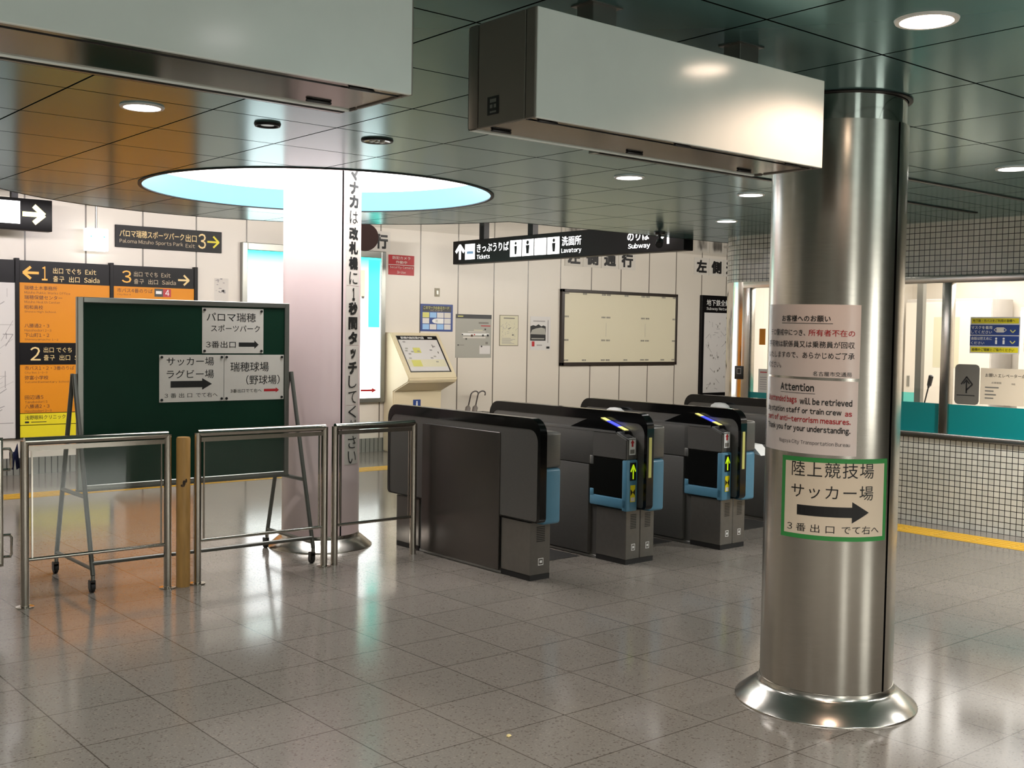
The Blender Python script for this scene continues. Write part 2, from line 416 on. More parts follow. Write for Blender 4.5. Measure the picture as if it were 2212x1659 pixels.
# ================================================================== THE SETTING
X0, X1, Y0 = -5.0, 20.0, -5.0
struct(MB().box(X0-.2, X1, Y0-.2, YW+.2, -.1, 0, 'floor').build('floor', origin=(0, 0, 0)))
# far panel wall
struct(MB().box(X0, X1, YW, YW+.2, 0, 3.0, 'wall').build('wall_far', origin=(0, 0, 0)))
struct(MB().box(X0, 14.5, YW-.012, YW, 0, .17, 'baseboard').build('baseboard_far', origin=(0, 0, 0)))
struct(MB().box(X0-.2, X0, Y0, YW, 0, 3.0, 'plain_wall').build('wall_left', origin=(0, 0, 0)))
struct(MB().box(X0, X1, Y0-.2, Y0, 0, 3.0, 'plain_wall').build('wall_back', origin=(0, 0, 0)))
struct(MB().box(X1, X1+.2, Y0, YW, 0, 3.0, 'plain_wall').build('wall_right', origin=(0, 0, 0)))
# lowered ceiling: straight edge at y = 7.45, bulging in a disc round the skylight
SKX, SKY, SKR, BULGE = 3.975, 6.878, 1.184, 2.24
ye = 7.45; a_s = math.asin((ye-SKY)/BULGE)
outer = [(X0, Y0), (X1, Y0), (X1, ye)] + [(SKX+BULGE*math.cos(a_s+(math.pi-2*a_s)*i/72), SKY+BULGE*math.sin(a_s+(math.pi-2*a_s)*i/72)) for i in range(73)] + [(X0, ye)]
hole = [(SKX+SKR*math.cos(2*math.pi*i/96), SKY+SKR*math.sin(2*math.pi*i/96)) for i in range(96)]
mb = MB(); allp = outer+hole
tris = tessellate_polygon([[Vector((*p, 0)) for p in outer], [Vector((*p, 0)) for p in hole]])
tt = []
for a, b, c in tris:
    A, B, Cc = Vector(allp[a]), Vector(allp[b]), Vector(allp[c])
    tt.append((a, b, c) if (B-A).cross(Cc-A) < 0 else (a, c, b))
mb.add([(p[0], p[1], H) for p in allp], tt, 'ceiling')
mb.add([(p[0], p[1], H+.06) for p in allp], [t[::-1] for t in tt], 'ceiling')
no = len(outer)
mb.add([(p[0], p[1], H) for p in outer]+[(p[0], p[1], H+.06) for p in outer], [(i, (i+1) % no, no+(i+1) % no, no+i) for i in range(no)], 'ceiling')
struct(mb.build('ceiling', origin=(0, 0, 0)))
# dark trim along the free edge of the lowered ceiling
mb = MB(); E = outer[2:-1]
mb.tube([(p[0], p[1], H+.004) for p in E], .007, 'steel_dark', 6)
struct(mb.build('trim_1', origin=(0, 0, 0)))
struct(MB().box(X0, X1, 5.0, YW, H2, H2+.1, 'ceiling_far').build('ceiling_far', origin=(0, 0, 0)))
struct(MB().box(X0, X1, Y0, 5.0, 2.95, 3.0, 'plain_wall').build('ceiling_slab', origin=(0, 0, 0)))

# ---- skylight
t = thing('round_skylight', 'large round glowing skylight recess around the white column', 'skylight', (SKX, SKY, H))
MB().lathe([(SKR-.004, .0), (SKR-.004, .15)], (SKX, SKY, H), 'sky_band', 96, flip=True).build('rim_band', t)
mb = MB().lathe([(SKR-.002, .15), (SKR-.02, .22), (SKR-.2, .28), (SKR-.5, .30)], (SKX, SKY, H), 'sky_glow', 96, flip=True)
mb.disc((SKX, SKY, H+.30), SKR-.49, 'sky_glow', 64, down=True); mb.build('diffuser', t)
MB().lathe([(SKR-.006, .002), (SKR-.006, -.006), (SKR+.018, -.006), (SKR+.018, .002)], (SKX, SKY, H), 'steel_dark', 96, flip=True).build('trim_ring', t)
area('skylight_lamp', (SKX, SKY, H+.25), (0, 0, 0), 1.8, 0, 40, (1, .985, .98), 'DISK', parent=t)

# ---- station office (structure)
CR, CYc = .45, 6.775
CXc = XB+CR; YFAR = CYc+CR
ZS, ZT = .70, 2.02     # sill and window head
def tile_wall(name, z0, z1, y0=1.5):
    mb = MB(); seg = 16; pts = [(XB, y0), (XB, CYc)]
    s = [0, CYc-y0]
    for i in range(1, seg+1):
        a = math.pi - (math.pi/2)*i/seg; pts.append((CXc+CR*math.cos(a), CYc+CR*math.sin(a))); s.append(s[-1]+CR*math.pi/2/seg)
    pts.append((13.5, YFAR)); s.append(s[-1]+13.5-CXc)
    for i in range(len(pts)-1):
        (xa, ya), (xb, yb) = pts[i], pts[i+1]
        mb.add([(xa, ya, z0), (xb, yb, z0), (xb, yb, z1), (xa, ya, z1)], [(3, 2, 1, 0)], 'tile', [((s[i], z1), (s[i+1], z1), (s[i+1], z0), (s[i], z0))])
    # thickness: inner face and caps
    inn = [(XB+.1, y0), (XB+.1, CYc)] + [(CXc+(CR-.1)*math.cos(math.pi-(math.pi/2)*i/seg), CYc+(CR-.1)*math.sin(math.pi-(math.pi/2)*i/seg)) for i in range(1, seg+1)] + [(13.5, YFAR-.1)]
    n = len(pts)
    for z, fl in ((z0, 0), (z1, 1)):
        V = [(p[0], p[1], z) for p in pts]+[(p[0], p[1], z) for p in inn]
        mb.add(V, [((i, i+1, n+i+1, n+i) if fl == 0 else (n+i, n+i+1, i+1, i)) for i in range(n-1)], 'office_white')
    for i in range(n-1):
        (xa, ya), (xb, yb) = inn[i], inn[i+1]
        mb.add([(xa, ya, z0), (xb, yb, z0), (xb, yb, z1), (xa, ya, z1)], [(0, 1, 2, 3)], 'office_white')
    return struct(mb.build(name, origin=(0, 0, 0)))
tile_wall('wall_office_lower', 0, ZS)
tile_wall('wall_office_upper', ZT, H+.05)
# curved corner in polished steel between the two tile bands, and the side wall behind it
mb = MB(); seg = 16
mb.lathe([(CR-.004, ZS), (CR-.004, ZT)], (CXc, CYc, 0), 'steel_polish', seg, math.pi/2, math.pi)
mb.lathe([(CR-.06, ZS), (CR-.06, ZT)], (CXc, CYc, 0), 'office_white', seg, math.pi/2, math.pi, flip=True)
struct(mb.build('trim_office_corner', origin=(0, 0, 0)))
struct(MB().box(CXc, 13.5, YFAR-.1, YFAR-.004, ZS, ZT, 'office_white').build('wall_office_side', origin=(0, 0, 0)))
struct(MB().box(12.0, 12.1, 1.5, YFAR-.1, 0, 2.45, 'office_white').build('wall_office_rear', origin=(0, 0, 0)))
struct(MB().box(XB+.1, 12.0, 1.4, 1.5, 0, 2.45, 'office_white').build('wall_office_near', origin=(0, 0, 0)))
struct(MB().box(XB+.1, 12.0, 1.5, YFAR-.1, 2.36, 2.38, 'office_white').build('ceiling_office', origin=(0, 0, 0)))

# window band of the office
wt = bpy.data.objects.new('window_1', None); COL.objects.link(wt); wt.location = (XB, 4.75, ZS); WORLD[wt] = Vector((XB, 4.75, ZS)); struct(wt)
mb = MB()
mb.box(XB-.025, XB+.07, 1.5, CYc, ZS, ZS+.045, 'steel', .004)
mb.box(XB-.025, XB+.07, 1.5, CYc, ZT-.06, ZT, 'steel', .004)
for yc, wd in ((4.725, .075), (6.735, .09), (5.7, .06)): mb.box(XB-.02, XB+.06, yc-wd/2, yc+wd/2, ZS+.04, ZT-.05, 'steel', .004)
mb.build('window_frame', wt)
MB().box(XB+.015, XB+.021, 1.55, CYc, ZS+.04, ZT-.05, 'glass').build('pane', wt)
for a, b in ((1.55, 4.688), (4.763, 5.67), (5.73, 6.69)):
    MB().box(XB+.006, XB+.009, a, b, ZS+.045, ZS+.285, 'teal_film').build('film_band', wt)
area('office_light', (10.2, 4.4, 2.34), (0, 0, 0), 3.0, 4.5, 170, (1, .97, .92))

# ================================================================== CEILING FITTINGS
def downlight(x, y, label, warm=False, r=.0775, power=14):
    t = thing('recessed_downlight', label, 'ceiling light', (x, y, H), 'recessed ceiling downlights')
    MB().lathe([(r, -.001), (r, -.008), (r+.013, -.008), (r+.016, -.001)], (x, y, H), 'white', 40, flip=True).build('trim_ring', t)
    MB().disc((x, y, H-.003), r, 'lamp_warm' if warm else 'lamp_white', 40, down=True).build('diffuser', t)
    l = bpy.data.lights.new('downlight_lamp', 'SPOT'); l.energy = 22 if warm else power; l.color = (1, .66, .5) if warm else (1, .985, .96)
    l.spot_size = math.radians(148 if warm else 150); l.spot_blend = .3 if warm else .7; l.shadow_soft_size = .035
    o = bpy.data.objects.new('downlight_lamp', l); COL.objects.link(o); o.parent = t; o.location = (0, 0, -.03)
    return t
DL = [(1.891, 4.795, 'lit round downlight behind the left hanging sign box, in the ceiling', False), (4.901, 4.81, 'lit round downlight in the ceiling just below the right hanging sign box', False),
      (6.06, 4.808, 'lit round downlight in the ceiling beside the top of the steel column, nearer of two', False), (7.30, 6.036, 'small lit round downlight in the ceiling farthest back, left of the steel column', False),
      (3.112, 1.83, 'large warm lit downlight in the ceiling above right of the steel column', True), (6.116, 3.047, 'lit round downlight cut by the right edge of the picture', False)]
for x, y, lb, wm in DL: downlight(x, y, lb, wm, power=48 if x < 2 else 8)
for x, y in ((1.63, 1.045), (.1, .9), (-1.2, 4.8), (-2.4, 1.8), (.3, -1.0), (3.1, -1.0), (6.1, -.2), (-2.4, -1.0), (7.5, .8), (.3, -3.4), (3.2, -3.4), (6.0, -3.4), (-2.6, -3.4)):
    downlight(x, y, 'unseen round downlight in the ceiling outside the picture, for fill light', power=140)  # first one inferred from its glint on the sign; the others added for front light
downlight(7.5, 2.9, 'unseen round downlight in the ceiling outside the picture, for fill light', power=260)  # extra unseen lamp added to brighten the tile wall
t = thing('ceiling_speaker', 'small dark round ceiling vent left of the two above the skylight', 'ceiling vent', (2.482, 4.785, H))
MB().lathe([(.028, -.004), (.045, -.004), (.05, -.012), (.058, -.012), (.062, -.001)], (2.482, 4.785, H), 'steel_dark', 36, flip=True).build('trim_ring', t)
MB().disc((2.482, 4.785, H-.007), .03, 'alu', 24, down=True).build('grille', t)
t = thing('unlit_downlight', 'unlit round downlight with mirrored reflector, right of the small ceiling vent', 'ceiling light', (3.091, 4.795, H))
MB().lathe([(.066, -.001), (.066, -.009), (.078, -.009), (.081, -.001)], (3.091, 4.795, H), 'steel_dark', 40, flip=True).build('trim_ring', t)
mb = MB().lathe([(.066, -.008), (.045, -.003), (.0, -.002)], (3.091, 4.795, H), 'lamp_off', 32, flip=True)
for k in (-.03, .0, .03): mb.box(3.091+k-.008, 3.091+k+.008, 4.782, 4.808, H-.012, H-.004, 'white')
mb.build('reflector', t)
for (x0, x1, y, lb) in ((-1.5, 2.58, 4.285, 'long black slot diffuser in the ceiling behind the left hanging sign box'), (4.12, 8.05, 4.29, 'long black slot diffuser in the ceiling passing behind the steel column'), (5.4, 8.1, 3.674, 'long black slot diffuser in the ceiling at the right edge above the office')):
    t = thing('slot_diffuser', lb, 'air diffuser', (x0, y, H), 'slot air diffusers')
    MB().box(x0, x1, y-.022, y-.007, H-.006, H, 'steel_dark').box(x0, x1, y+.007, y+.022, H-.006, H, 'steel_dark').build('slot', t)
    MB().box(x0, x1, y-.007, y+.007, H-.008, H, 'alu').box(x0-.03, x0, y-.024, y+.024, H-.008, H, 'alu').build('vane', t)

# glowing boxes added behind the viewer for column reflections and front light
for (xa, xb, lb) in ((4.6, 6.8, 'wide glowing box added on the back wall, right, for reflections and front light'), (-.8, .7, 'tall glowing box added on the back wall, left, for reflections and front light')):
    t = thing('backlit_box', lb, 'lightbox', ((xa+xb)/2, Y0, .6))
    MB().box(xa, xb, Y0+.003, Y0+.08, .6, 2.2, 'alu', .01, 1).build('casing', t); MB().box(xa+.06, xb-.06, Y0+.08, Y0+.085, .66, 2.14, 'lit_fill').build('lit_face', t)
# ---- hanging sign boxes (their backs face the camera)
def sign_box(x0, x1, label, end):
    y0, y1, z0, z1 = 2.256, 2.549, 2.069, 2.358
    t = thing('hanging_sign_box', label, 'sign box', ((x0+x1)/2, (y0+y1)/2, z0))
    MB().box(x0+.004, x1-.004, y0+.012, y1-.012, z0+.004, z1, 'sign_metal').build('casing', t)
    MB().box(x0, x1, y0, y0+.012, z0, z1, 'sign_face', .0015, 1).build('back_panel', t)
    MB().box(x0, x1, y1-.012, y1, z0, z1, 'lit_white' if False else 'sign_face', .0015, 1).build('front_panel', t)
    for xe, sg in ((x0, -1), (x1, 1)):
        mb = MB(); xa, xb = (xe-.006, xe+.004) if sg < 0 else (xe-.004, xe+.006)
        mb.box(xa, xb, y0+.003, y0+.04, z0, z1, 'sign_end', .002, 1).box(xa, xb, y0+.043, y1-.05, z0, z1, 'sign_end', .002, 1).box(xa, xb, y1-.047, y1-.002, z0, z1, 'sign_end', .008, 2)
        e = mb.build('end_cap', t)
        if sg < 0 and end:
            F = facing_left(xa, y0+.2, z0+.03)
            m2 = MB().rect(F, .0, .05, 0, .05, 'black', .001)
            for a, b, c, d in ((.012, .04, .033, .043), (.012, .024, .018, .028), (.029, .04, .018, .028), (.012, .04, .005, .01)): m2.rect(F, a, b, c, d, 'alu', .002)
            m2.build('maker_plate', e)
    n = 3
    for k in range(n):
        xx = x0+.07+(x1-x0-.19)*k/(n-1)
        for yy in (y0+.035, y1-.06):
            MB().box(xx-.035, xx+.035, yy-.006, yy+.006, z0-.003, z0+.004, 'black', .003, 2).build('latch', t)
    mb = MB().box(x0, x1, y0+.052, y0+.0545, z0+.002, z0+.0045, 'black'); mb.build('seam', t)
    for fx in (.27, .79):
        xx = x0+(x1-x0)*fx; mb = MB()
        mb.box(xx-.035, xx+.06, 2.37, 2.44, 2.40, H, 'alu', .002, 1).box(xx-.03, xx+.03, 2.38, 2.43, z1, 2.402, 'sign_metal').box(xx-.05, xx+.075, 2.36, 2.45, H-.004, H, 'alu')
        mb.build('hanger', t)
    return t
sign_box(1.948, 3.216, 'grey hanging sign box seen from behind, overlapping the steel column top', True)
sign_box(-.97, 1.551, 'long grey hanging sign box seen from behind, cut by the left edge', False)

# ================================================================== COLUMNS
def column(cx, cy, r, body, top, flare_r, label, collar, plate_m=None):
    t = thing('round_column', label, 'column', (cx, cy, 0))
    gap = .012
    g = math.radians(272)
    mb = MB().lathe([(r-.02, .06), (r-.02, top)], (cx, cy, 0), 'steel_dark', 64); mb.build('core', t)
    a0 = math.radians(270.6); ga = gap/r
    zt = 2.348 if collar else top
    # two half shells with a seam on the near side
    MB().lathe([(r-.012, .097), (r, .098), (r, zt), (r-.012, zt)], (cx, cy, 0), body, 48, a0-math.pi+ga/2, a0-ga/2).build('shell', t)
    MB().lathe([(r-.012, .097), (r+.001, .098), (r+.001, zt), (r-.012, zt)], (cx, cy, 0), plate_m or body, 48, a0+ga/2, a0+math.pi-ga/2).build('shell', t)
    if collar:
        MB().lathe([(r-.008, 2.344), (r-.008, H)], (cx, cy, 0), 'steel_polish', 64).build('collar', t)
        MB().lathe([(r-.004, H-.008), (r+.012, H-.006), (r+.012, H)], (cx, cy, 0), 'steel_dark', 64).build('ceiling_ring', t)
    mb = MB().lathe([(flare_r, 0), (flare_r, .004), (flare_r-.002, .007), (r+.022, .066), (r+.012, .071), (r+.006, .080), (r+.003, .097), (r-.01, .099)], (cx, cy, 0), 'steel', 72)
    mb.build('flared_base', t)
    return t
SCX, SCY, SR = 3.972, 2.705, .2665
WCX, WCY, WR = 3.99, 6.875, .266
column(SCX, SCY, SR, 'steel', H, .367, 'round brushed steel column with flared base and three notices taped on', True)
wc = column(WCX, WCY, WR, 'vinyl', H+.295, .36, 'round pinkish white column with vertical lettering, rising into the skylight', False)
# vertical lettering on the white column
msg = [('マ', 0, 1), ('ナ', .0, 1), ('カ', 0, 1), ('は', -1, 0), ('改', 0, 1), ('札', 0, 1), ('機', 0, 1), ('に', -1, 0), ('1', 0, 1), ('秒', 0, 1), ('間', 0, 1), ('タ', 0, 1), ('ッ', 0, 1), ('チ', 0, 1), ('し', -1, 0), ('て', -1, 0), ('く', -1, 0), ('だ', -1, 0), ('さ', -1, 0), ('い', -1, 0)]
z_of = lambda y: 2.613-(y-360)*.003155
CF = Cyl(WCX, WCY, WR+.001, math.radians(274), 0)
pl = MB(); tx = MB()
seams = [355, 483, 615, 744, 874, 1004]
for a, b in zip(seams, seams[1:]): pl.slab(CF, .012, .165, z_of(b)+.002, z_of(a)-.002, .002, 'plate', 0, 6)
ys = [374, 404, 433, 467, 502, 533, 566, 598, 633, 664, 696, 728, 762, 793, 823, 857, 889, 920, 955, 988]
for (c, thin, bold), y in zip(msg, ys):
    sc = .5 if c in 'ッ1' else 1.
    hw, hh = (.05 if not thin else .046)*(.6 if c == 'ッ' else .28 if c == '1' else 1), .043*(.75 if c == 'ッ' else 1)
    tx.text(CF, c, .085-hw, z_of(y)-hh, .085+hw, z_of(y)+hh, 'ink', .09 if bold else 0, .004)
o = pl.build('text_plate', wc); tx.build('lettering', o)

# ---- notices on the steel column (each its own thing)
def cyl_notice(name, a_left, width, z0, z1, label, fn, cat='notice', border=None, tilt=0):
    F0 = Cyl(SCX, SCY, SR+.0015, math.radians(a_left), z0)
    def F(u, v, w=0): return F0(u, v+(u-width/2)*tilt, w)
    F.curved = True
    mb = MB().slab(F, 0, width, 0, z1-z0, .0012, border or 'paper_lam', 0, 16)
    fn(mb, F, width, z1-z0)
    return tag(mb.build(name), label, cat)
def jp_notice(mb, F, W, Hh):
    T = lambda s, u0, u1, v, h, m='ink', b=0.012: mb.text(F, s, u0*W, v*Hh, u1*W, v*Hh+h, m, b, .0022)
    T('お客様へのお願い', .26, .74, .76, .026, 'ink', .025); mb.rect(F, .26*W, .76*W, .735*Hh, .742*Hh, 'ink', .0022, 8)
    T('テロ警戒中につき、', .08, .52, .565, .026); T('所有者不在の', .55, .95, .565, .026, 'red')
    T('手荷物は駅係員又は乗務員が回収', .04, .95, .405, .026); T('いたしますので、あらかじめご了承', .04, .95, .255, .026); T('ください。', .04, .26, .11, .025)
    T('名古屋市交通局', .60, .93, .02, .018, 'ink', 0)
def en_notice(mb, F, W, Hh):
    T = lambda s, u0, u1, v, h, m='ink', b=0.05: mb.text(F, s, u0*W, v*Hh, u1*W, v*Hh+h, m, b, .0022)
    T('Attention', .27, .62, .84, .031); mb.rect(F, .27*W, .63*W, .81*Hh, .816*Hh, 'ink', .0022, 8)
    T('Unattended bags', .06, .46, .655, .032, 'red'); T('will be retrieved', .49, .95, .665, .026)
    T('by station staff or train crew', .06, .86, .52, .029); T('as', .89, .95, .53, .016, 'red')
    T('part of anti-terrorism measures.', .06, .94, .40, .029, 'red'); T('Thank you for your understanding.', .06, .94, .275, .031)
    T('Nagoya City Transportation Bureau', .27, .94, .11, .02, 'ink', 0)
cyl_notice('paper_notice', 141, .442, 1.347, 1.632, 'upper white Japanese notice with red words on the steel column', jp_notice, tilt=-.01)
cyl_notice('paper_notice', 140.5, .441, 1.046, 1.337, 'white English notice headed Attention on the steel column', en_notice, tilt=-.02)
def arrow_notice(mb, F, W, Hh):
    mb.slab(F, .018, W-.018, .018, Hh-.018, .0006, 'paper_cream', .0012, 14)
    mb.text(F, '陸上競技場', .11*W, .765*Hh, .84*W, .95*Hh, 'ink', 0, .0026, 1.05); mb.text(F, 'サッカー場', .11*W, .50*Hh, .84*W, .675*Hh, 'ink', 0, .0026, 1.05)
    P = [(.17, .30), (.65, .285), (.65, .225), (.80, .34), (.65, .475), (.65, .41), (.17, .425)]
    for i in range(12):
        ua, ub = .17+(.48)*i/12, .17+.48*(i+1)/12; mb.rect(F, ua*W, ub*W, .29*Hh, .415*Hh, 'ink', .0026, 1)
    n = 8
    for i in range(n):
        fa, fb = i/n, (i+1)/n; ua, ub = .645+.155*fa, .645+.155*fb; ha, hb = .13*(1-fa), .13*(1-fb)
        mb.add([F(ua*W, (.352-ha)*Hh, .0027), F(ub*W, (.352-hb)*Hh, .0027), F(ub*W, (.352+hb)*Hh, .0027), F(ua*W, (.352+ha)*Hh, .0027)], [(0, 1, 2, 3)], 'ink')
    mb.text(F, '3 番 出 口', .075*W, .09*Hh, .50*W, .19*Hh, 'ink', 0, .0026); mb.text(F, 'でて右へ', .56*W, .09*Hh, .91*W, .19*Hh, 'ink', 0, .0026)
cyl_notice('taped_sign', 170.5, .449, .708, 1.031, 'cream arrow sign edged in green tape, low on the steel column', arrow_notice, 'sign', 'green_tape')

# ================================================================== RAILINGS
def railing(x0, x1, label, flange=True, bar=.255, y=6.21, zt=.888):
    t = thing('guard_railing', label, 'railing', ((x0+x1)/2, y, 0), 'steel guard railings')
    r = .022
    MB().tube([(x0, y, zt), (x1, y, zt)], r, 'rail_steel', 16).build('top_rail', t)
    for x in (x0, x1):
        p = MB().tube([(x, y, 0), (x, y, zt+.004)], r, 'rail_steel', 16).build('post', t)
        if flange: MB().lathe([(.047, .0), (.047, .006), (.024, .008)], (x, y, 0), 'rail_steel', 24).build('floor_flange', p)
    MB().box(x0+.02, x1-.02, y-.009, y+.009, zt-.05, zt-.024, 'rail_steel').build('under_rail', t)
    MB().tube([(x0, y, bar), (x1, y, bar)], .010, 'rail_steel', 12).build('lower_bar', t)
    mb = MB().box(x0+.034, x0+.042, y-.006, y+.006, bar, zt-.05, 'rail_steel').box(x1-.042, x1-.034, y-.006, y+.006, bar, zt-.05, 'rail_steel'); mb.build('pane_edge', t)
    MB().box(x0+.04, x1-.04, y-.002, y+.002, bar+.008, zt-.05, 'acrylic').build('pane', t)
    return t
railing(1.812, 2.600, 'steel railing panel at far left, ending beside the wooden post')
railing(2.782, 3.632, 'steel railing panel between the wooden post and the white column')
railing(3.708, 4.318, 'short steel railing panel between the white column and the nearest gate', False)
t = thing('wooden_post', 'round yellowish wooden post between the two left railings', 'post', (2.69, 6.2, 0))
MB().lathe([(.0, .0), (.039, .0), (.040, .01), (.040, .86), (.036, .872), (.0, .873)], (2.69, 6.2, 0), 'wood', 28).build('shaft', t)
CF2 = Cyl(2.69, 6.2, .0402, math.radians(225), .61)
mb = MB()
for du, dv, ru, rv in ((.0, .0, .009, .016), (-.008, -.016, .012, .008), (.012, .012, .006, .012)):
    mb.add([CF2(du+.02+ru*math.cos(k*.785), dv+rv*math.sin(k*.785), .0006) for k in range(8)], [tuple(range(8))], 'scuff')
mb.build('scuff_mark', t)
t = thing('swing_gate', 'end of a steel swing gate cut by the left edge', 'gate', (1.0, 6.21, 0))
MB().tube([(.4, 6.21, .9), (1.69, 6.21, .9), (1.69, 6.21, .25), (.4, 6.21, .25)], .016, 'rail_steel', 12).build('frame', t)
MB().box(.4, 1.675, 6.208, 6.212, .26, .89, 'acrylic').build('pane', t)
for z0, z1 in ((.745, .855), (.285, .40)):
    MB().tube([(1.70, 6.21, z1), (1.735, 6.20, z1), (1.742, 6.195, z1-.015), (1.742, 6.195, z0+.015), (1.735, 6.20, z0), (1.70, 6.21, z0)], .007, 'rail_steel', 8).build('hinge_loop', t)
mb = MB()
mb.add([(1.79, 6.25, .875), (1.775, 6.25, .83), (1.752, 6.255, .83), (1.757, 6.26, .74), (1.772, 6.262, .735), (1.78, 6.26, .80), (1.786, 6.26, .735), (1.802, 6.255, .745)],
       [(0, 1, 5, 7), (1, 2, 3, 4, 5), (5, 6, 7)], 'navy_cloth')
o = mb.build('cloth_strap'); md = o.modifiers.new('thick', 'SOLIDIFY'); md.thickness = .012
tag(o, 'dark blue cloth strap hanging behind the leftmost railing post', 'cloth')

# ================================================================== CHALKBOARD
BY = 6.645
t = thing('rolling_chalkboard', 'dark green chalkboard on an A-frame stand with casters behind the railing', 'chalkboard', (2.92, BY, 0))
x0, x1, z0, z1 = 2.232, 3.605, .545, 1.675
MB().box(x0+.025, x1-.025, BY-.008, BY+.008, z0+.02, z1-.03, 'chalk').build('board', t)
fr = 'alu'
mb = MB().box(x0, x0+.035, BY-.018, BY+.018, z0, z1, fr, .003, 1).box(x1-.033, x1, BY-.018, BY+.018, z0, z1, fr, .003, 1)
mb.box(x0+.035, x1-.033, BY-.018, BY+.018, z1-.032, z1, fr, .003, 1).box(x0+.035, x1-.033, BY-.018, BY+.018, z0, z0+.026, fr, .003, 1)
mb.build('frame', t)
for x in (x0-.018, x1+.018):
    for yb in (BY-.315, BY+.315):
        s = -1 if yb < BY else 1
        l = MB().tube([(x, BY+s*.012, 1.225), (x, BY+s*.02, 1.19), (x, yb, .10)], .0135, 'stand_grey', 10).build('leg', t)
        c = MB().lathe([(.0, .10), (.012, .10), (.012, .075), (.006, .07)], (x, yb, 0), 'alu', 12)
        c.box(x-.014, x+.014, yb-.004, yb+.03, .062, .072, 'black').box(x-.016, x-.012, yb, yb+.034, .02, .07, 'black').box(x+.012, x+.016, yb, yb+.034, .02, .07, 'black')
        c = c.build('caster', l)
    MB().tube([(x, BY-.205, .53), (x, BY+.205, .53)], .0125, 'stand_grey', 10).build('side_brace', t)
    MB().tube([(x, BY-.305, .135), (x, BY+.305, .135)], .011, 'stand_grey', 10).build('side_brace', t)
for x in (x0-.018, x1+.018):
    for yb in (BY-.315, BY+.315):
        l = MB(); l.tube([(x-.01, yb+.02, .028), (x+.01, yb+.02, .028)], .028, 'rubber', 18); l.build('wheel', t)
MB().tube([(x0-.018, BY-.30, .165), (x1+.018, BY-.30, .165)], .012, 'stand_grey', 10).build('cross_bar', t)
MB().box(x0-.004, x1+.004, BY-.014, BY+.014, z0-.012, z0+.002, 'stand_grey').build('tray_bar', t)
mb = MB()
for k in range(7):
    xx = x0+.06+.05*(k % 3)+.02*k; mb.box(xx, xx+.035, BY-.021, BY-.017, z1-.03, z1-.006, 'white')
FB = facing_front(0, BY-.0085, 0)
def board_paper(u0, u1, v0, v1, label, fn, tilt=0):
    F0 = facing_front(u0, BY-.0085, v0)
    F = (lambda u, v, w=0: F0(u, v+u*tilt, w))
    W, Hh = u1-u0, v1-v0; mb = MB().slab(F, 0, W, 0, Hh, .0012, 'paper', .0006)
    fn(mb, F, W, Hh)
    o = tag(mb.build('paper_sign'), label, 'sign', 'paper signs on the chalkboard')
    for u in (.015, W-.015):
        for v in (.015, Hh-.015):
            p = F(u, v, .0012); MB().tube([p, p+Vector((0, -.007, 0))], .008, 'black', 10).build('magnet', o)
    return o
def p1(mb, F, W, Hh):
    mb.text(F, 'パロマ瑞穂', .07*W, .70*Hh, .87*W, .90*Hh, 'ink', .008, .0022); mb.text(F, 'スポーツパーク', .14*W, .48*Hh, .94*W, .63*Hh, 'ink', .004, .0022)
    mb.text(F, '3番出口', .06*W, .12*Hh, .54*W, .27*Hh, 'ink', .004, .0022); mb.arrow(F, .59*W, .92*W, .10*Hh, .29*Hh, 'ink', 'R', .5, .22, .0022)
def p2(mb, F, W, Hh):
    mb.text(F, 'サッカー場', .11*W, .77*Hh, .84*W, .95*Hh, 'ink', .004, .0022); mb.text(F, 'ラグビー場', .11*W, .50*Hh, .84*W, .68*Hh, 'ink', .004, .0022)
    mb.arrow(F, .17*W, .81*W, .25*Hh, .50*Hh, 'ink', 'R', .55, .24, .0024); mb.text(F, '3 番 出 口', .08*W, .09*Hh, .5*W, .19*Hh, 'ink', 0, .0022); mb.text(F, 'でて右へ', .56*W, .09*Hh, .90*W, .19*Hh, 'ink', 0, .0022)
def p3(mb, F, W, Hh):
    mb.text(F, '瑞穂球場', .10*W, .63*Hh, .74*W, .84*Hh, 'ink', .008, .0022); mb.text(F, '(野球場)', .36*W, .34*Hh, .93*W, .55*Hh, 'ink', .006, .0022)
    mb.text(F, '3番出口でて右へ', .1*W, .17*Hh, .62*W, .25*Hh, 'ink', .004, .0022); mb.arrow(F, .66*W, .92*W, .155*Hh, .27*Hh, 'red', 'R', .5, .22, .0022)
board_paper(3.0, 3.42, 1.347, 1.633, 'white paper arrow sign at the top right of the chalkboard', p1)
board_paper(2.724, 3.146, 1.046, 1.338, 'white paper sign with the large black arrow, lower left on the chalkboard', p2)
board_paper(3.149, 3.568, 1.046, 1.338, 'white paper sign with a small red arrow, lower right on the chalkboard', p3)

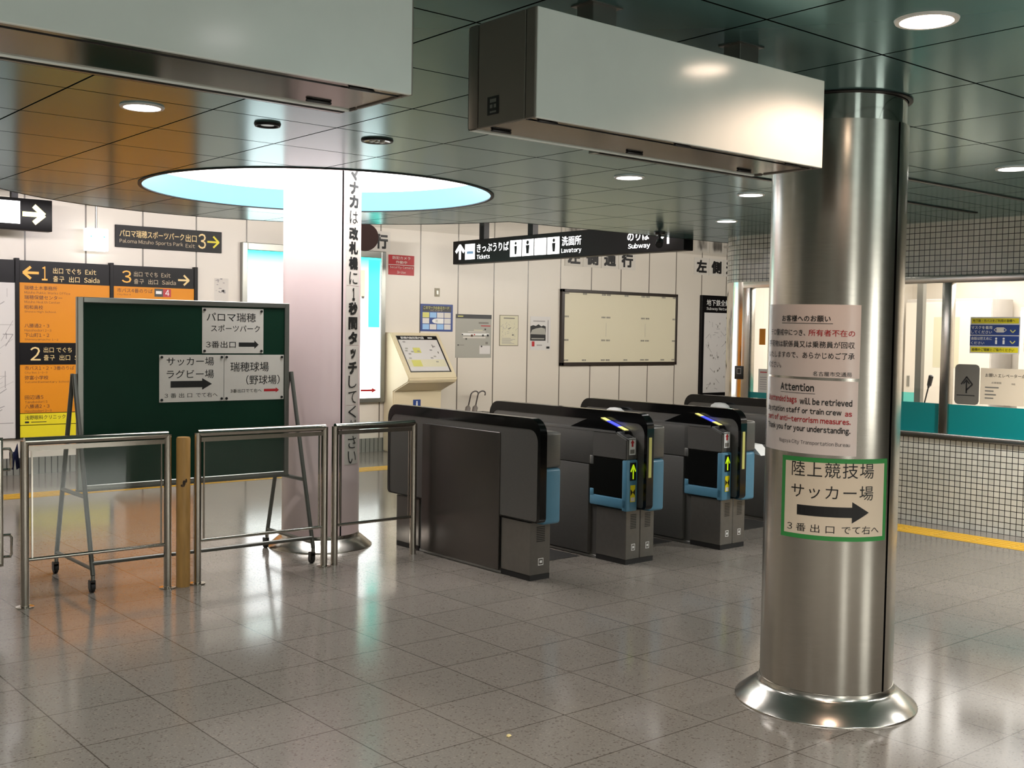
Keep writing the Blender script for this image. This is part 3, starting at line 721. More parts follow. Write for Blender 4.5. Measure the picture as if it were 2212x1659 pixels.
# ================================================================== TICKET GATES
GY0, GY1 = 5.01, 6.65           # length of the fence
GC = (GY0+GY1)/2
def round_profile(y0, y1, z0, z1, rt, rb, n=7):
    """outline (y, z) with rounded top (rt) and bottom (rb) corners, ccw seen from -X side with u = -y"""
    P = []
    for cx_, cz, a0, r in ((y1-rt, z1-rt, 0, rt), (y0+rt, z1-rt, 90, rt), (y0+rb, z0+rb, 180, rb), (y1-rb, z0+rb, 270, rb)):
        for k in range(n+1):
            a = math.radians(a0+90*k/n); P.append((cx_+r*math.cos(a), cz+r*math.sin(a)))
    return P
def fence(t, x0, x1, plain_left):
    FX = Frame((x0, 0, 0), (0, 1, 0), (0, 0, 1))        # normal +X
    P = round_profile(GY0, GY1, .365, .992, .10, .03)
    Pi = round_profile(GY0+.026, GY1-.026, .372, .925, .075, .02)
    # black glossy band all round, with side faces as rings
    mb = MB(); n = len(P)
    for x, fl in ((x0, 1), (x1, 0)):
        V = [(x, y, z) for y, z in P]+[(x, y, z) for y, z in Pi]
        mb.add(V, [((i, (i+1) % n, n+(i+1) % n, n+i) if not fl else (n+i, n+(i+1) % n, (i+1) % n, i)) for i in range(n)], 'gloss_black')
    V = [(x0, y, z) for y, z in P]+[(x1, y, z) for y, z in P]
    mb.add(V, [(i, (i+1) % n, n+(i+1) % n, n+i) for i in range(n)], 'gloss_black')
    mb.build('fence_rim', t, label='glossy black rim')
    MB().prism(FX, Pi, x1-x0-.006, 'gate_grey', .003).build('fence_panel', t)
def unit(t, xa, xb, side, mirror, tall=True):
    """machine half beside the fence. side -1 = on the left (-X) of the fence, reader end towards the camera; +1 the other way round"""
    Y = (lambda y: y) if not mirror else (lambda y: 2*GC-y)
    def bx(mb, x0, x1, y0, y1, z0, z1, m, bev=0.): 
        a, b = sorted((Y(y0), Y(y1))); return mb.box(x0, x1, a, b, z0, z1, m, bev, 2)
    outer_x = xa if side < 0 else xb; inn = xb if side < 0 else xa
    d = lambda k: outer_x - side*k if side > 0 else outer_x + k      # step inwards from the aisle face
    lo = lambda k0, k1: tuple(sorted((d(k0), d(k1))))
    # main body: long cabinet below the deck
    mb = MB(); a, b = sorted((outer_x, inn)); bx(mb, a, b, 5.445, 6.56, .03, .63, 'gate_grey', .004); bx(mb, a, b, 5.40, 6.60, .634, .868, 'gate_grey', .006)
    body = mb.build('cabinet', t)
    def yprism(P, xp, xq, m, bev=0.):
        bm = bmesh.new(); n = len(P); vs = [bm.verts.new((x, Y(y), z)) for x in (xp, xq) for y, z in P]
        bm.faces.new(vs[:n]); bm.faces.new(vs[n:][::-1])
        for i in range(n): bm.faces.new([vs[i], vs[n+i], vs[n+(i+1) % n], vs[(i+1) % n]])
        bmesh.ops.recalc_face_normals(bm, faces=bm.faces[:])
        if bev: bmesh.ops.bevel(bm, geom=bm.edges[:], offset=bev, segments=2, affect='EDGES')
        return MB().frombm(bm, m)
    yprism([(5.095, .69), (5.445, .69), (5.445, .858), (5.185, .858), (5.095, .822)], a, b, 'gate_grey', .005).build('reader_hood', t)
    mb = MB(); x = lo(-.0015, .004); bx(mb, x[0], x[1], 5.2, 6.5, .858, .872, 'gate_light'); mb.build('deck_edge', t, label='bright metal deck edge')
    # IC card reader wedge with light strip, next to the fence
    xi = sorted((inn, inn + side*.055)); P = [(5.15, .858), (5.68, .868), (5.56, .915), (5.46, .948), (5.40, .945), (5.16, .872)]
    xi = sorted((inn, inn - (0.06 if side < 0 else -.06)))
    mb = MB(); n = len(P); V = [(xi[0], Y(y), z) for y, z in P]+[(xi[1], Y(y), z) for y, z in P]
    bm = bmesh.new(); vs = [bm.verts.new(v) for v in V]
    bm.faces.new(vs[:n]); bm.faces.new(vs[n:][::-1])
    for i in range(n): bm.faces.new([vs[i], vs[n+i], vs[n+(i+1) % n], vs[(i+1) % n]])
    bmesh.ops.recalc_face_normals(bm, faces=bm.faces[:]); mb.frombm(bm, 'gloss_black'); rd = mb.build('card_reader', t, label='black sloping card reader with lit strip')
    mb = MB()
    x0, x1 = xi[0]+.012, xi[1]-.006
    zl = lambda y: .872+(y-5.16)*(.945-.872)/(.24)
    for y0, y1, m in ((5.34, 5.395, 'led_yellow'), (5.235, 5.34, 'led_blue'), (5.17, 5.235, 'led_yellow')):
        V = [(x0, Y(y0), zl(y0)+.002), (x1, Y(y0), zl(y0)+.002), (x1, Y(y1), zl(y1)+.002), (x0, Y(y1), zl(y1)+.002)]
        mb.add(V, [(0, 1, 2, 3) if not mirror else (3, 2, 1, 0)], m)
    mb.build('light_strip', rd)
    # ticket slot on the sloping end of the hood
    x = lo(.006, .078); sl = yprism([(5.088, .822), (5.092, .828), (5.192, .868), (5.192, .858)], x[0], x[1], 'gate_light', .001).build('ticket_slot', t, label='bright metal ticket slot')
    x = lo(.018, .066); yprism([(5.108, .8355), (5.108, .8375), (5.175, .8643), (5.175, .8623)], x[0], x[1], 'black').build('slot_opening', sl)
    # dark window of the flap housing and blue surround
    mb = MB(); x = lo(.004, .06); bx(mb, x[0], x[1], 5.10, 5.43, .44, .688, 'glass_dark'); mb.build('flap_window', t, label='dark glossy window')
    mb = MB(); bx(mb, a, b, 5.085, 5.135, .352, .69, 'gate_blue', .012); bx(mb, a, b, 5.09, 5.435, .365, .435, 'gate_blue', .01); x = lo(0, .02); bx(mb, x[0], x[1], 5.395, 5.435, .42, .475, 'gate_blue', .008)
    mb.build('blue_surround', t, label='blue surround of the flap housing')
    mb = MB(); x = lo(-.002, .03); bx(mb, x[0], x[1], 5.405, 5.435, .635, .695, 'gate_light', .004); mb.build('sensor', t)
    # dome at the exit end of the deck
    yd = Y(6.20); mb = MB(); mb.lathe([(.0, .075), (.03, .07), (.05, .05), (.057, .02), (.058, .0)], ((a+b)/2, yd, .866), 'white', 20, flip=True)
    for i in range(len(mb.v)): mb.v[i].y = yd+(mb.v[i].y-yd)*1.8
    mb.build('sensor_dome', t)
def legs(t, x0, x1, both=True):
    xm = (x0+x1)/2
    for ya, yb, fr in ((5.105, 5.385, 1), (6.275, 6.55, 0)):
        halves = ((x0, xm-.002), (xm+.002, x1)) if both else ((x0, x1),)
        for a, b in halves:
            l = MB().box(a, b, ya, yb, .032, .358, 'gate_steel', .004, 1).build('leg', t)
            yf = ya if fr else yb
            Ff = Frame((a, ya, 0), (1, 0, 0), (0, 0, 1)) if fr else Frame((b, yb, 0), (-1, 0, 0), (0, 0, 1))
            v = MB(); wd = b-a
            for k in range(9): v.rect(Ff, wd*.3, wd*.72, .235+k*.011, .2405+k*.011, 'black', .001)
            v.build('vent', l)
            q = MB()
            q.rect(Ff, wd*.4, wd*.66, .09, .133, 'white', .001).rect(Ff, wd*.4+.004, wd*.66-.004, .094, .129, 'gate_steel', .0015).rect(Ff, wd*.47, wd*.59, .104, .119, 'white', .002)
            q.build('service_mark', l)
        MB().box(x0+.002, x1-.002, ya+.002, yb-.002, 0, .033, 'rubber').build('foot_plinth', t)
    MB().box(x0+.01, x1-.01, 5.385, 6.275, .01, .36, 'gate_grey').build('lower_panel', t)
    MB().box(x0+.004, x1-.004, 5.385, 6.275, 0, .02, 'gate_light', .003, 1).build('kick_rail', t)
def stickers(t, x0, y):
    F = facing_front(x0, y-.0005, 0)
    mb = MB().rect(F, .022, .082, .722, .832, 'white', .0015); mb.arrow(F, .034, .07, .775, .822, 'red', 'U', .45, .5, .0022); mb.rect(F, .032, .072, .73, .757, 'ink_grey', .0022); mb.build('sticker', t, label='white sticker with a red up arrow')
    F = facing_front(x0, y-.0105, 0)
    mb = MB().rect(F, .025, .080, .555, .672, 'black', .0015); mb.open_arrow(F, .029, .076, .565, .662, 'arrow_lime', 'U', .2, .003); mb.build('arrow_display', t, label='black display with lit lime up arrow')
    mb = MB().rect(F, .030, .076, .415, .525, 'led_yellow' if False else 'yellow', .0015)
    mb.poly(F, [(.033, .50), (.033, .455), (.053, .478)], 'black', .0022).poly(F, [(.073, .455), (.073, .50), (.053, .478)], 'black', .0022).rect(F, .036, .07, .42, .445, 'paper', .0022)
    mb.build('sticker', t, label='yellow and black warning sticker')
def end_box(t, xa, xb, white_cap=False):
    """rounded exit-side housing right of the fence end: grey above, blue below"""
    mb = MB().box(xa, xb, 5.045, 5.30, .688, .908, 'gate_grey', .02, 3).build('exit_housing', t)
    MB().box(xa+.002, xb-.002, 5.043, 5.30, .345, .687, 'gate_blue', .02, 3).build('exit_housing_skirt', t, label='blue lower housing')
def gate(x_f0, x_f1, left, right, label):
    """x_f0..x_f1 fence; left/right: outer x of each machine half or None"""
    x_l, x_r = left if left else x_f0, right if right else x_f1
    t = thing('ticket_gate', label, 'ticket gate', ((x_l+x_r)/2, GC, 0), 'automatic ticket gates')
    fence(t, x_f0, x_f1, not left)
    if left:
        unit(t, left, x_f0-.001, -1, False); stickers(t, left, 5.094)
        MB().box(x_f0+.016, x_f1-.02, GY0-.003, GY0+.006, .575, .838, 'led_yellow' if False else 'map_yellow', .002, 1).build('guide_lamp', t, label='pale yellow lamp strip on the fence end')
    if right:
        end_box(t, x_f1+.001, right)
        mb = MB().box(x_f1+.001, right-.012, 5.3, 6.56, .03, .868, 'gate_grey', .006, 1); mb.build('cabinet', t)
    if not left:
        MB().box(x_f0-.004, x_f0+.01, 5.392, 6.225, .022, .885, 'gate_plate', .003, 1).build('side_plate', t, label='brushed steel side plate')
    legs(t, x_l+(.02 if left else .012), x_r-(.03 if right else .01), bool(left and right))
    return t
gate(4.400, 4.452, None, 4.605, 'nearest ticket gate at the left end, showing its plain grey outer side')
g2 = gate(5.318, 5.382, 5.215, 5.53, 'middle ticket gate with lime arrow, between the plain-sided gate and its twin')
g3 = dup(g2, (WORLD[g2].x+.915, WORLD[g2].y-.03, 0), 'ticket gate with lime arrow partly hidden beside the steel column')
bpy.data.objects.remove([c for c in g2.children if c.name.startswith('sensor_dome') and c.data.vertices[0].co.x < .1][0])
gate(7.52, 7.58, 7.42, None, 'farthest ticket gate, only its black top showing left of the steel column')
o = MB().box(6.315, 6.44, 4.985, 5.2, .69, .712, 'white', .01, 3).build('plastic_lid')
o = MB(); P = [(4.97, .655), (5.2, .69), (5.2, .735), (5.05, .725)]
bpy.data.objects.remove(bpy.data.objects['plastic_lid'])
V = [(6.449, y, z) for y, z in P]+[(6.56, y, z) for y, z in P]
V = [(a, b, c+.004) for a, b, c in V]
o.add(V, [(0, 1, 2, 3)[::-1], (4, 5, 6, 7), (0, 4, 5, 1)[::-1], (1, 5, 6, 2)[::-1], (2, 6, 7, 3)[::-1], (3, 7, 4, 0)[::-1]], 'white')
o = o.build('white_cover'); tag(o, 'white plastic cover at the end of the gate beside the steel column', 'cover')
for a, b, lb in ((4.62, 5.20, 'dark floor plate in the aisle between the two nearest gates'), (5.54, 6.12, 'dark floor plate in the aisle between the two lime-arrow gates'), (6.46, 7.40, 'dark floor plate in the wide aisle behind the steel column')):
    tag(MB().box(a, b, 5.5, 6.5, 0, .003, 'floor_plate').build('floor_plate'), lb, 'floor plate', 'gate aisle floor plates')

# ================================================================== FAR WALL THINGS
def fW(x, z, off=0.): return facing_front(x, YW-off, z)
# ---- exit guide board
t = thing('exit_guide_board', 'large orange and black exit guide board with map on the far wall', 'guide board', (4.0, YW, .37))
B0, B1, zb, zt = 2.0, 5.28, .372, 2.158
yf = YW-.05
MB().box(B0, B1, yf+.004, YW, zb, zt, 'sign_black').build('backing', t)
mb = MB()
for xa in (2.0, 3.36, 4.305, 5.238): mb.box(xa, xa+.042, yf-.012, YW, zb-.005, zt+.02, 'sign_black', .003, 1)
mb.build('frame', t)
F = fW(0, 0, .05)
mb = MB().rect(F, B0+.04, 3.36, zb+.005, 1.93, 'map_white', .001)
for k in range(70):
    a = (random.uniform(2.1, 3.3), random.uniform(.45, 1.85)); an = random.choice((0, math.pi/2, .6, random.uniform(0, 3.1))); ln = random.uniform(.05, .4)
    b = (min(3.34, max(2.06, a[0]+ln*math.cos(an))), min(1.9, max(.4, a[1]+ln*math.sin(an)))); mb.line(F, a, b, random.choice((.003, .004, .008)), 'map_line', .002)
mb.build('map_panel', t)
def exit_head(u0, u1, v0, v1, name='exit_header'): return MB().rect(F, u0, u1, v0, v1, 'sign_black', .001)
mb = exit_head(3.402, 4.305, 1.936, 2.15); mb.open_arrow(F, 3.435, 3.59, 1.973, 2.10, 'sign_orange_txt', 'L', .17)
mb.text(F, '1', 3.62, 1.965, 3.675, 2.105, 'sign_orange_txt', .01)
mb.text(F, '出口 でぐち  Exit', 3.73, 2.038, 4.165, 2.098, 'sign_cream_txt', .01); mb.text(F, '출구  出口  Saida', 3.73, 1.955, 4.20, 2.015, 'sign_cream_txt', .01); mb.build('exit_header', t)
mb = exit_head(4.347, 5.238, 1.936, 2.15); mb.text(F, '3', 4.436, 1.975, 4.537, 2.105, 'sign_orange_txt', .005)
mb.text(F, '出口 でぐち  Exit', 4.565, 2.045, 4.97, 2.10, 'grey_txt', .006); mb.text(F, '출구  出口  Saida', 4.565, 1.968, 5.03, 2.022, 'grey_txt', .006); mb.open_arrow(F, 5.055, 5.185, 1.97, 2.085, 'sign_cream_txt', 'R', .15); mb.build('exit_header', t)
mb = exit_head(3.402, 4.305, 1.111, 1.334); mb.text(F, '2', 3.505, 1.155, 3.605, 1.292, 'sign_cream_txt', .005)
mb.text(F, '出口 でぐち  Exit', 3.635, 1.235, 4.07, 1.29, 'sign_cream_txt', .006); mb.text(F, '출구  出口  Saida', 3.635, 1.155, 4.10, 1.212, 'sign_cream_txt', .006); mb.build('exit_header', t)
def listing(mb, rows):
    for jp, en, z, x1, x2 in rows:
        mb.text(F, jp, 3.45, z-.02, x1, z+.022, 'brown_ink', .012); mb.text(F, en, 3.45, z-.058, x2, z-.033, 'brown_ink', 0)
mb = MB().rect(F, 3.402, 4.305, 1.334, 1.936, 'orange', .001)
listing(mb, [('瑞穂土木事務所', 'Mizuho Public Works Office', 1.885, 3.77, 3.90), ('瑞穂保健センター', 'Mizuho Health Center', 1.79, 3.82, 3.80), ('昭和高校', 'Showa High School', 1.69, 3.63, 3.76), ('八勝通2・3', 'Hasshodori 2-3', 1.505, 3.69, 3.71), ('下山町1・2', 'Shimoyamacho 1-2', 1.41, 3.69, 3.78)])
mb.build('listing_panel', t)
mb = MB().rect(F, 3.402, 4.305, .625, 1.111, 'orange', .001)
listing(mb, [('市バス1・2・3番のりば', 'City Bus 1-2-3', 1.077, 3.94, 3.67), ('弥富小学校', 'Yatomi Elementary School', .98, 3.68, 3.89), ('田辺通5', 'Tanabedori 5', .782, 3.63, 3.67), ('八勝通2・3', 'Hasshodori 2-3', .69, 3.69, 3.71)])
mb.build('listing_panel', t)
mb = MB().rect(F, 4.347, 5.238, .38, 1.936, 'orange', .001)
mb.text(F, '市バス4番のりば', 4.385, 1.872, 4.77, 1.918, 'brown_ink', .012); mb.text(F, 'City Bus 4', 4.385, 1.838, 4.53, 1.86, 'brown_ink', 0)
mb.rect(F, 4.79, 4.885, 1.838, 1.925, 'black', .002).rect(F, 4.885, 4.975, 1.838, 1.925, 'red_panel', .002).rect(F, 4.805, 4.87, 1.868, 1.90, 'white', .003); mb.text(F, '4', 4.91, 1.85, 4.955, 1.915, 'white', .01, .003); mb.build('listing_panel', t)
mb = MB().rect(F, 3.402, 4.305, .505, .618, 'yellow', .001); mb.rect(F, 3.402, 4.305, .38, .498, 'yellow', .001)
mb.text(F, '浅野眼科クリニック', 3.45, .555, 3.85, .60, 'ink', .01); mb.rect(F, 3.45, 3.49, .522, .54, 'ink', .002).rect(F, 3.51, 3.66, .528, .535, 'ink', .002); mb.build('advert_panel', t)

# ---- sports park sign
x0, x1, z0, z1 = 4.378, 5.578, 2.35, 2.585
t = thing('direction_sign', 'black wall sign with yellow lettering and number 3 arrow, above the orange board', 'sign', ((x0+x1)/2, YW, z0))
MB().box(x0, x1, YW-.025, YW, z0, z1, 'sign_black', .003, 1).build('panel', t)
W, Hh = x1-x0, z1-z0; F = facing_front(x0, YW-.025, z0)
mb = MB(); mb.text(F, 'パロマ瑞穂スポーツパーク', .036*W, .47*Hh, .63*W, .80*Hh, 'sign_cream_txt', .012); mb.text(F, '出口', .645*W, .43*Hh, .75*W, .78*Hh, 'sign_cream_txt', .012)
mb.text(F, 'Paloma Mizuho Sports Park', .036*W, .16*Hh, .62*W, .38*Hh, 'grey_txt', .008); mb.text(F, 'Exit', .645*W, .16*Hh, .735*W, .35*Hh, 'grey_txt', .008); mb.text(F, '3', .766*W, .15*Hh, .842*W, .86*Hh, 'sign_cream_txt', .01)
mb.open_arrow(F, .855*W, .973*W, .22*Hh, .78*Hh, 'yellow', 'R', .13); mb.build('lettering', t)

# ---- lit hanging sign at far left
ys = 11.3; x0, x1, z0, z1 = 2.2, 3.567, 2.418, 2.72
t = thing('lit_hanging_sign', 'black hanging sign with glowing white box and yellow arrow, top left corner', 'sign', (2.9, ys, z0))
MB().box(x0, x1, ys, ys+.12, z0, z1, 'sign_black', .006, 2).build('casing', t)
F = facing_front(0, ys, 0)
MB().slab(F, x0+.05, 3.268, 2.475, 2.69, .004, 'lit_white').build('lit_panel', t)
MB().open_arrow(F, 3.29, 3.497, 2.485, 2.66, 'lit_arrow', 'R', .22).build('arrow', t)
MB().box(2.4, 2.46, ys+.03, ys+.09, z1, H2, 'sign_black').box(3.2, 3.26, ys+.03, ys+.09, z1, H2, 'sign_black').build('hanger', t)
# ---- emergency lamp box
t = thing('emergency_lamp', 'small glowing white square lamp box hanging between the signs on the left', 'lamp', (4.13, 11.7, 2.28))
MB().box(4.02, 4.245, 11.66, 11.76, 2.285, 2.515, 'lit_white', .008, 2).build('lamp_body', t)
mb = MB()
for x in (4.065, 4.2): mb.tube([(x, 11.662, 2.43), (x, 11.656, 2.43)], .008, 'lit_cyan', 10)
mb.build('indicator', t)
MB().tube([(4.135, 11.71, 2.51), (4.135, 11.71, H2)], .011, 'gate_light', 10).build('hanging_rod', t)
MB().lathe([(.0, .0), (.05, .0), (.075, .03), (.075, .04)], (4.135, 11.71, H2-.04), 'white', 24).build('canopy', t)
# ---- wall stub sign: worn paper mark
F = fW(5.50, 1.80)
mb = MB().rect(F, .0, .17, .0, .27, 'paper', .001)
for k in range(14):
    u, v = random.uniform(.01, .13), random.uniform(.1, .26); mb.rect(F, u, u+random.uniform(.01, .035), v, v+random.uniform(.004, .02), 'map_line', .002)
tag(mb.build('faded_notice'), 'small faded paper notice on the wall right of the orange board', 'notice')

# ---- advert lightbox, partly behind the white column
x0, x1, z0, z1 = 5.81, 7.745, .62, 2.49
t = thing('backlit_box', 'tall glowing cyan and white advert lightbox behind the white column', 'lightbox', ((x0+x1)/2, YW, z0))
mb = MB(); fwid = .065; yy = YW-.07
mb.box(x0, x0+fwid, yy, YW, z0, z1, 'alu', .006, 1).box(x1-fwid, x1, yy, YW, z0, z1, 'alu', .006, 1).box(x0+fwid, x1-fwid, yy, YW, z1-fwid-.02, z1, 'alu', .006, 1).box(x0+fwid, x1-fwid, yy, YW, z0, z0+fwid-.01, 'alu', .006, 1)
mb.build('frame', t)
m = M['lit_poster'] = bpy.data.materials.new('backlit_poster'); m.use_nodes = True
N, L = nodes(m); b = N['Principled BSDF']; tc = N.new('ShaderNodeTexCoord'); sp = N.new('ShaderNodeSeparateXYZ'); rp = N.new('ShaderNodeValToRGB')
L.new(tc.outputs['Object'], sp.inputs[0]); mr = N.new('ShaderNodeMapRange'); mr.inputs['From Min'].default_value = 0; mr.inputs['From Max'].default_value = z1-z0
L.new(sp.outputs['Z'], mr.inputs['Value']); L.new(mr.outputs[0], rp.inputs[0])
rp.color_ramp.elements[0].color = (.95, 1, 1, 1); rp.color_ramp.elements[0].position = .74; rp.color_ramp.elements[1].color = (.05, .72, .6, 1); rp.color_ramp.elements[1].position = .945
L.new(rp.outputs[0], b.inputs['Base Color']); L.new(rp.outputs[0], b.inputs['Emission Color']); b.inputs['Emission Strength'].default_value = 1.9
F = facing_front(0, yy+.02, 0)
mb = MB().box(x0+fwid, x1-fwid, yy+.02, yy+.03, z0+fwid-.01, z1-fwid-.02, 'lit_poster').rect(F, 7.08, 7.45, 1.92, 2.25, 'lit_tan', .002).rect(F, 7.4, 7.44, 1.90, 1.93, 'ink_grey', .003)
mb.rect(F, 7.5, 7.665, 1.55, 2.38, 'lit_cyan', .0015); mb.arrow(F, 7.40, 7.63, .74, .80, 'red', 'R', .4, .3, .002)
mb.build('lit_face', t)
# ---- keep-left signs above
def char_sign(x0, chars, z0, z1, wd, label, zf=None):
    t = thing('keep_left_sign', label, 'sign', (x0+wd*len(chars)/2, YW, z0), 'keep left wall signs')
    for i, c in enumerate(chars):
        F = facing_front(x0+i*wd, YW, z0); h = z1-z0
        p = MB().slab(F, .004, wd-.004, 0, h, .006, 'paper').build('letter_plate', t)
        MB().text(F, c, wd*.16, h*.13, wd*.84, h*.87, 'ink', .09, .008).build('lettering', p)
char_sign(6.77, '左側通行', 2.495, 2.745, .27, 'black keep-left lettering on the far wall, hidden behind the white column but its last letter')
char_sign(10.80, '左側通行', 2.475, 2.745, .36, 'four black keep-left letters on the wall below the lit overhead sign')
char_sign(13.56, '左側通行', 2.475, 2.745, .36, 'black keep-left lettering at the right end of the wall, beside the tiled corner')
# ---- security camera notice
F = fW(7.821, 2.215); mb = MB().slab(F, 0, .39, 0, .25, .004, 'red_panel'); mb.rect(F, .0, .39, .122, .13, 'paper', .005)
mb.text(F, '防犯カメラ', .06, .195, .33, .235, 'sky_blue' if False else 'paper', .02, .005); mb.text(F, '作動中', .11, .142, .28, .18, 'paper', .02, .005); mb.text(F, 'Security Camera', .02, .075, .37, .112, 'paper', .01, .005); mb.text(F, 'In Use', .13, .02, .26, .05, 'paper', .01, .005)
tag(mb.build('security_notice'), 'red security camera notice on the wall left of the overhead sign', 'notice')
F = fW(8.54, 1.962); mb = MB().slab(F, 0, .075, 0, .11, .008, 'switch'); mb.slab(F, .022, .053, .03, .08, .004, 'alu', .008)
tag(mb.build('switch_plate'), 'small metal switch plate on the far wall above the IC card poster', 'switch')
# ---- IC card poster
F = fW(8.318, 1.512); W, Hh = .514, .352
mb = MB().slab(F, 0, W, 0, Hh, .006, 'navy'); mb.rect(F, .03, W-.03, .255, Hh-.025, 'black', .007); mb.text(F, 'このマークのあるカード', .045, .285, .45, .325, 'map_yellow', .01, .008)
mb.text(F, 'IC Card', .15, .262, .34, .28, 'grey_txt', 0, .008)
cols = ['map_yellow', 'sky_blue', 'map_white', 'paper', 'map_white', 'navy', 'white', 'map_white', 'sky_blue', 'map_white', 'sky_blue', 'map_white']
for r in range(3):
    for c in range(4):
        mb.rect(F, .03+c*.115, .03+c*.115+.105, .025+(2-r)*.076, .025+(2-r)*.076+.068, cols[r*4+c], .007)
n = 20; mb.add([F(.255+.075*math.cos(6.283*k/n), .135+.032*math.sin(6.283*k/n), .009) for k in range(n)], [tuple(range(n))], 'white'); mb.text(F, 'IC', .235, .12, .275, .15, 'frame_brown', .02, .01)
tag(mb.build('card_poster'), 'navy poster with a grid of card pictures above the beige map stand', 'poster')
# ---- station map poster
F = fW(8.884, 1.17); W, Hh = .6, .575
mb = MB().slab(F, 0, W, 0, Hh, .005, 'map_grey'); mb.rect(F, 0, W, Hh-.055, Hh, 'black', .006); mb.rect(F, .03, .12, Hh-.035, Hh-.02, 'map_yellow', .007)
for (a, b, c, d, m) in ((.1, .56, .30, .325, 'white'), (.12, .5, .26, .278, 'paper'), (.4, .58, .05, .16, 'map_white'), (.2, .5, .34, .35, 'paper'), (.3, .45, .36, .372, 'poster_cream')): mb.rect(F, a, b, c, d, m, .007)
for (a, b, s, m) in ((.25, .28, .035, 'brown_ink'), (.3, .3, .02, 'red'), (.44, .285, .03, 'ink'), (.52, .285, .035, 'ink'), (.1, .3, .02, 'ink'), (.16, .24, .025, 'ink'), (.48, .37, .025, 'ink'), (.42, .14, .025, 'ink'), (.5, .18, .04, 'ink_grey'), (.03, .16, .02, 'ink')): mb.rect(F, a, a+s, b, b+s*.8, m, .008)
mb.rect(F, .38, .55, .455, .475, 'ink_grey', .008).rect(F, .42, .58, .42, .432, 'red', .008).rect(F, .05, .14, .165, .172, 'ink_grey', .008)
tag(mb.build('map_poster'), 'grey station map poster with black header right of the card poster', 'poster')
# ---- two paper posters
F = fW(9.626, 1.33); W, Hh = .335, .42
mb = MB().slab(F, 0, W, 0, Hh, .004, 'switch'); mb.rect(F, .008, W-.008, .008, Hh-.008, 'poster_cream', .005); mb.rect(F, .07, W-.07, Hh-.05, Hh-.035, 'ink_grey', .006)
for k in range(26): u, v = random.uniform(.03, .28), random.uniform(.13, .34); mb.line(F, (u, v), (u+random.uniform(-.05, .05), v+random.uniform(-.04, .04)), .004, 'map_line', .006)
for k in range(6): mb.rect(F, .04, .04+random.uniform(.15, .25), .03+k*.014, .036+k*.014, 'map_line', .006)
mb.rect(F, .22, .25, .14, .16, 'ink_grey', .007).line(F, (.15, .23), (.2, .25), .012, 'ink_grey', .007)
tag(mb.build('line_poster'), 'small cream poster with thin line drawing on the far wall', 'poster')
F = fW(10.178, 1.275); W, Hh = .375, .468
mb = MB().slab(F, 0, W, 0, Hh, .003, 'map_white'); mb.rect(F, 0, .285, .13, .42, 'map_white', .004)
P = [(0, .13), (.285, .13), (.285, .33), (.24, .345), (.2, .33), (.15, .36), (.1, .335), (.05, .345), (0, .33)]; mb.poly(F, P, 'ink', .005)
mb.poly(F, [(.0, .22), (.285, .215), (.27, .30), (.2, .315), (.1, .30), (.03, .28)], 'map_grey', .006).rect(F, .02, .26, .15, .165, 'map_grey', .006)
mb.rect(F, .03, .08, .05, .12, 'red', .005).rect(F, .12, .22, .06, .075, 'map_line', .005).rect(F, .30, .36, .02, .05, 'ink', .005).rect(F, .32, .335, .1, .42, 'map_line', .005).rect(F, .05, .27, .395, .41, 'map_line', .006)
tag(mb.build('photo_poster'), 'small poster with black and white photo left of the big notice board', 'poster')
# ---- big notice board
x0, x1, z0, z1 = 10.725, 13.155, 1.055, 2.144
t = thing('notice_board', 'large empty cream notice board with dark brown frame on the far wall', 'notice board', ((x0+x1)/2, YW, z0))
mb = MB(); k = .055
mb.box(x0, x0+k, YW-.05, YW, z0, z1, 'frame_brown', .004, 1).box(x1-k*.6, x1, YW-.05, YW, z0, z1, 'frame_brown', .004, 1).box(x0, x1, YW-.05, YW, z0, z0+.045, 'frame_brown', .004, 1).box(x0, x1, YW-.05, YW, z1-.045, z1, 'frame_brown', .004, 1); mb.build('frame', t)
F = facing_front(x0, YW-.03, z0); mb = MB().box(x0+.03, x1-.03, YW-.03, YW, z0+.03, z1-.03, 'board_cream')
for v in (.075, .365, .70, 1.03):
    for u in ((.07, .42, .8, .9, 1.27, 1.63, 1.73, 2.08, 2.33) if v in (.075, 1.03) else (.07, .8, .9, 1.63, 1.73, 2.33)):
        for q in range(4): mb.rect(F, u+q*.021, u+q*.021+.015, v-.012, v+.012, 'ink_grey', .002)
for u in (.9, 1.73): mb.rect(F, u-.008, u-.004, .42, .62, 'map_line', .002)
mb.build('board', t)

# ---- subway network map
x0, x1, z0, z1 = 13.72, 15.2, .55, 2.155
t = thing('network_map', 'tall subway network map panel in black frame beside the tiled corner', 'map', ((x0+x1)/2, YW, z0))
MB().box(x0, x1, YW-.05, YW, z0, z1, 'sign_black', .004, 1).build('frame', t)
F = facing_front(0, YW-.05, 0); mb = MB().rect(F, x0+.06, x1-.04, z0+.05, 1.88, 'map_white', .001)
for q in range(60): u, v = random.uniform(13.82, 15.0), random.uniform(.65, 1.8); mb.line(F, (u, v), (u+random.uniform(-.1, .1), v+random.uniform(-.1, .1)), .008, 'map_line', .002)
for q in range(30): u, v = random.uniform(13.82, 15.0), random.uniform(.65, 1.8); mb.rect(F, u, u+.02, v, v+.03, 'ink_grey', .002)
mb.text(F, '地下鉄全線案内', 13.83, 1.99, 14.62, 2.09, 'white', .012); mb.text(F, 'Subway Network', 13.83, 1.91, 14.45, 1.97, 'white', .006); mb.build('map_sheet', t)

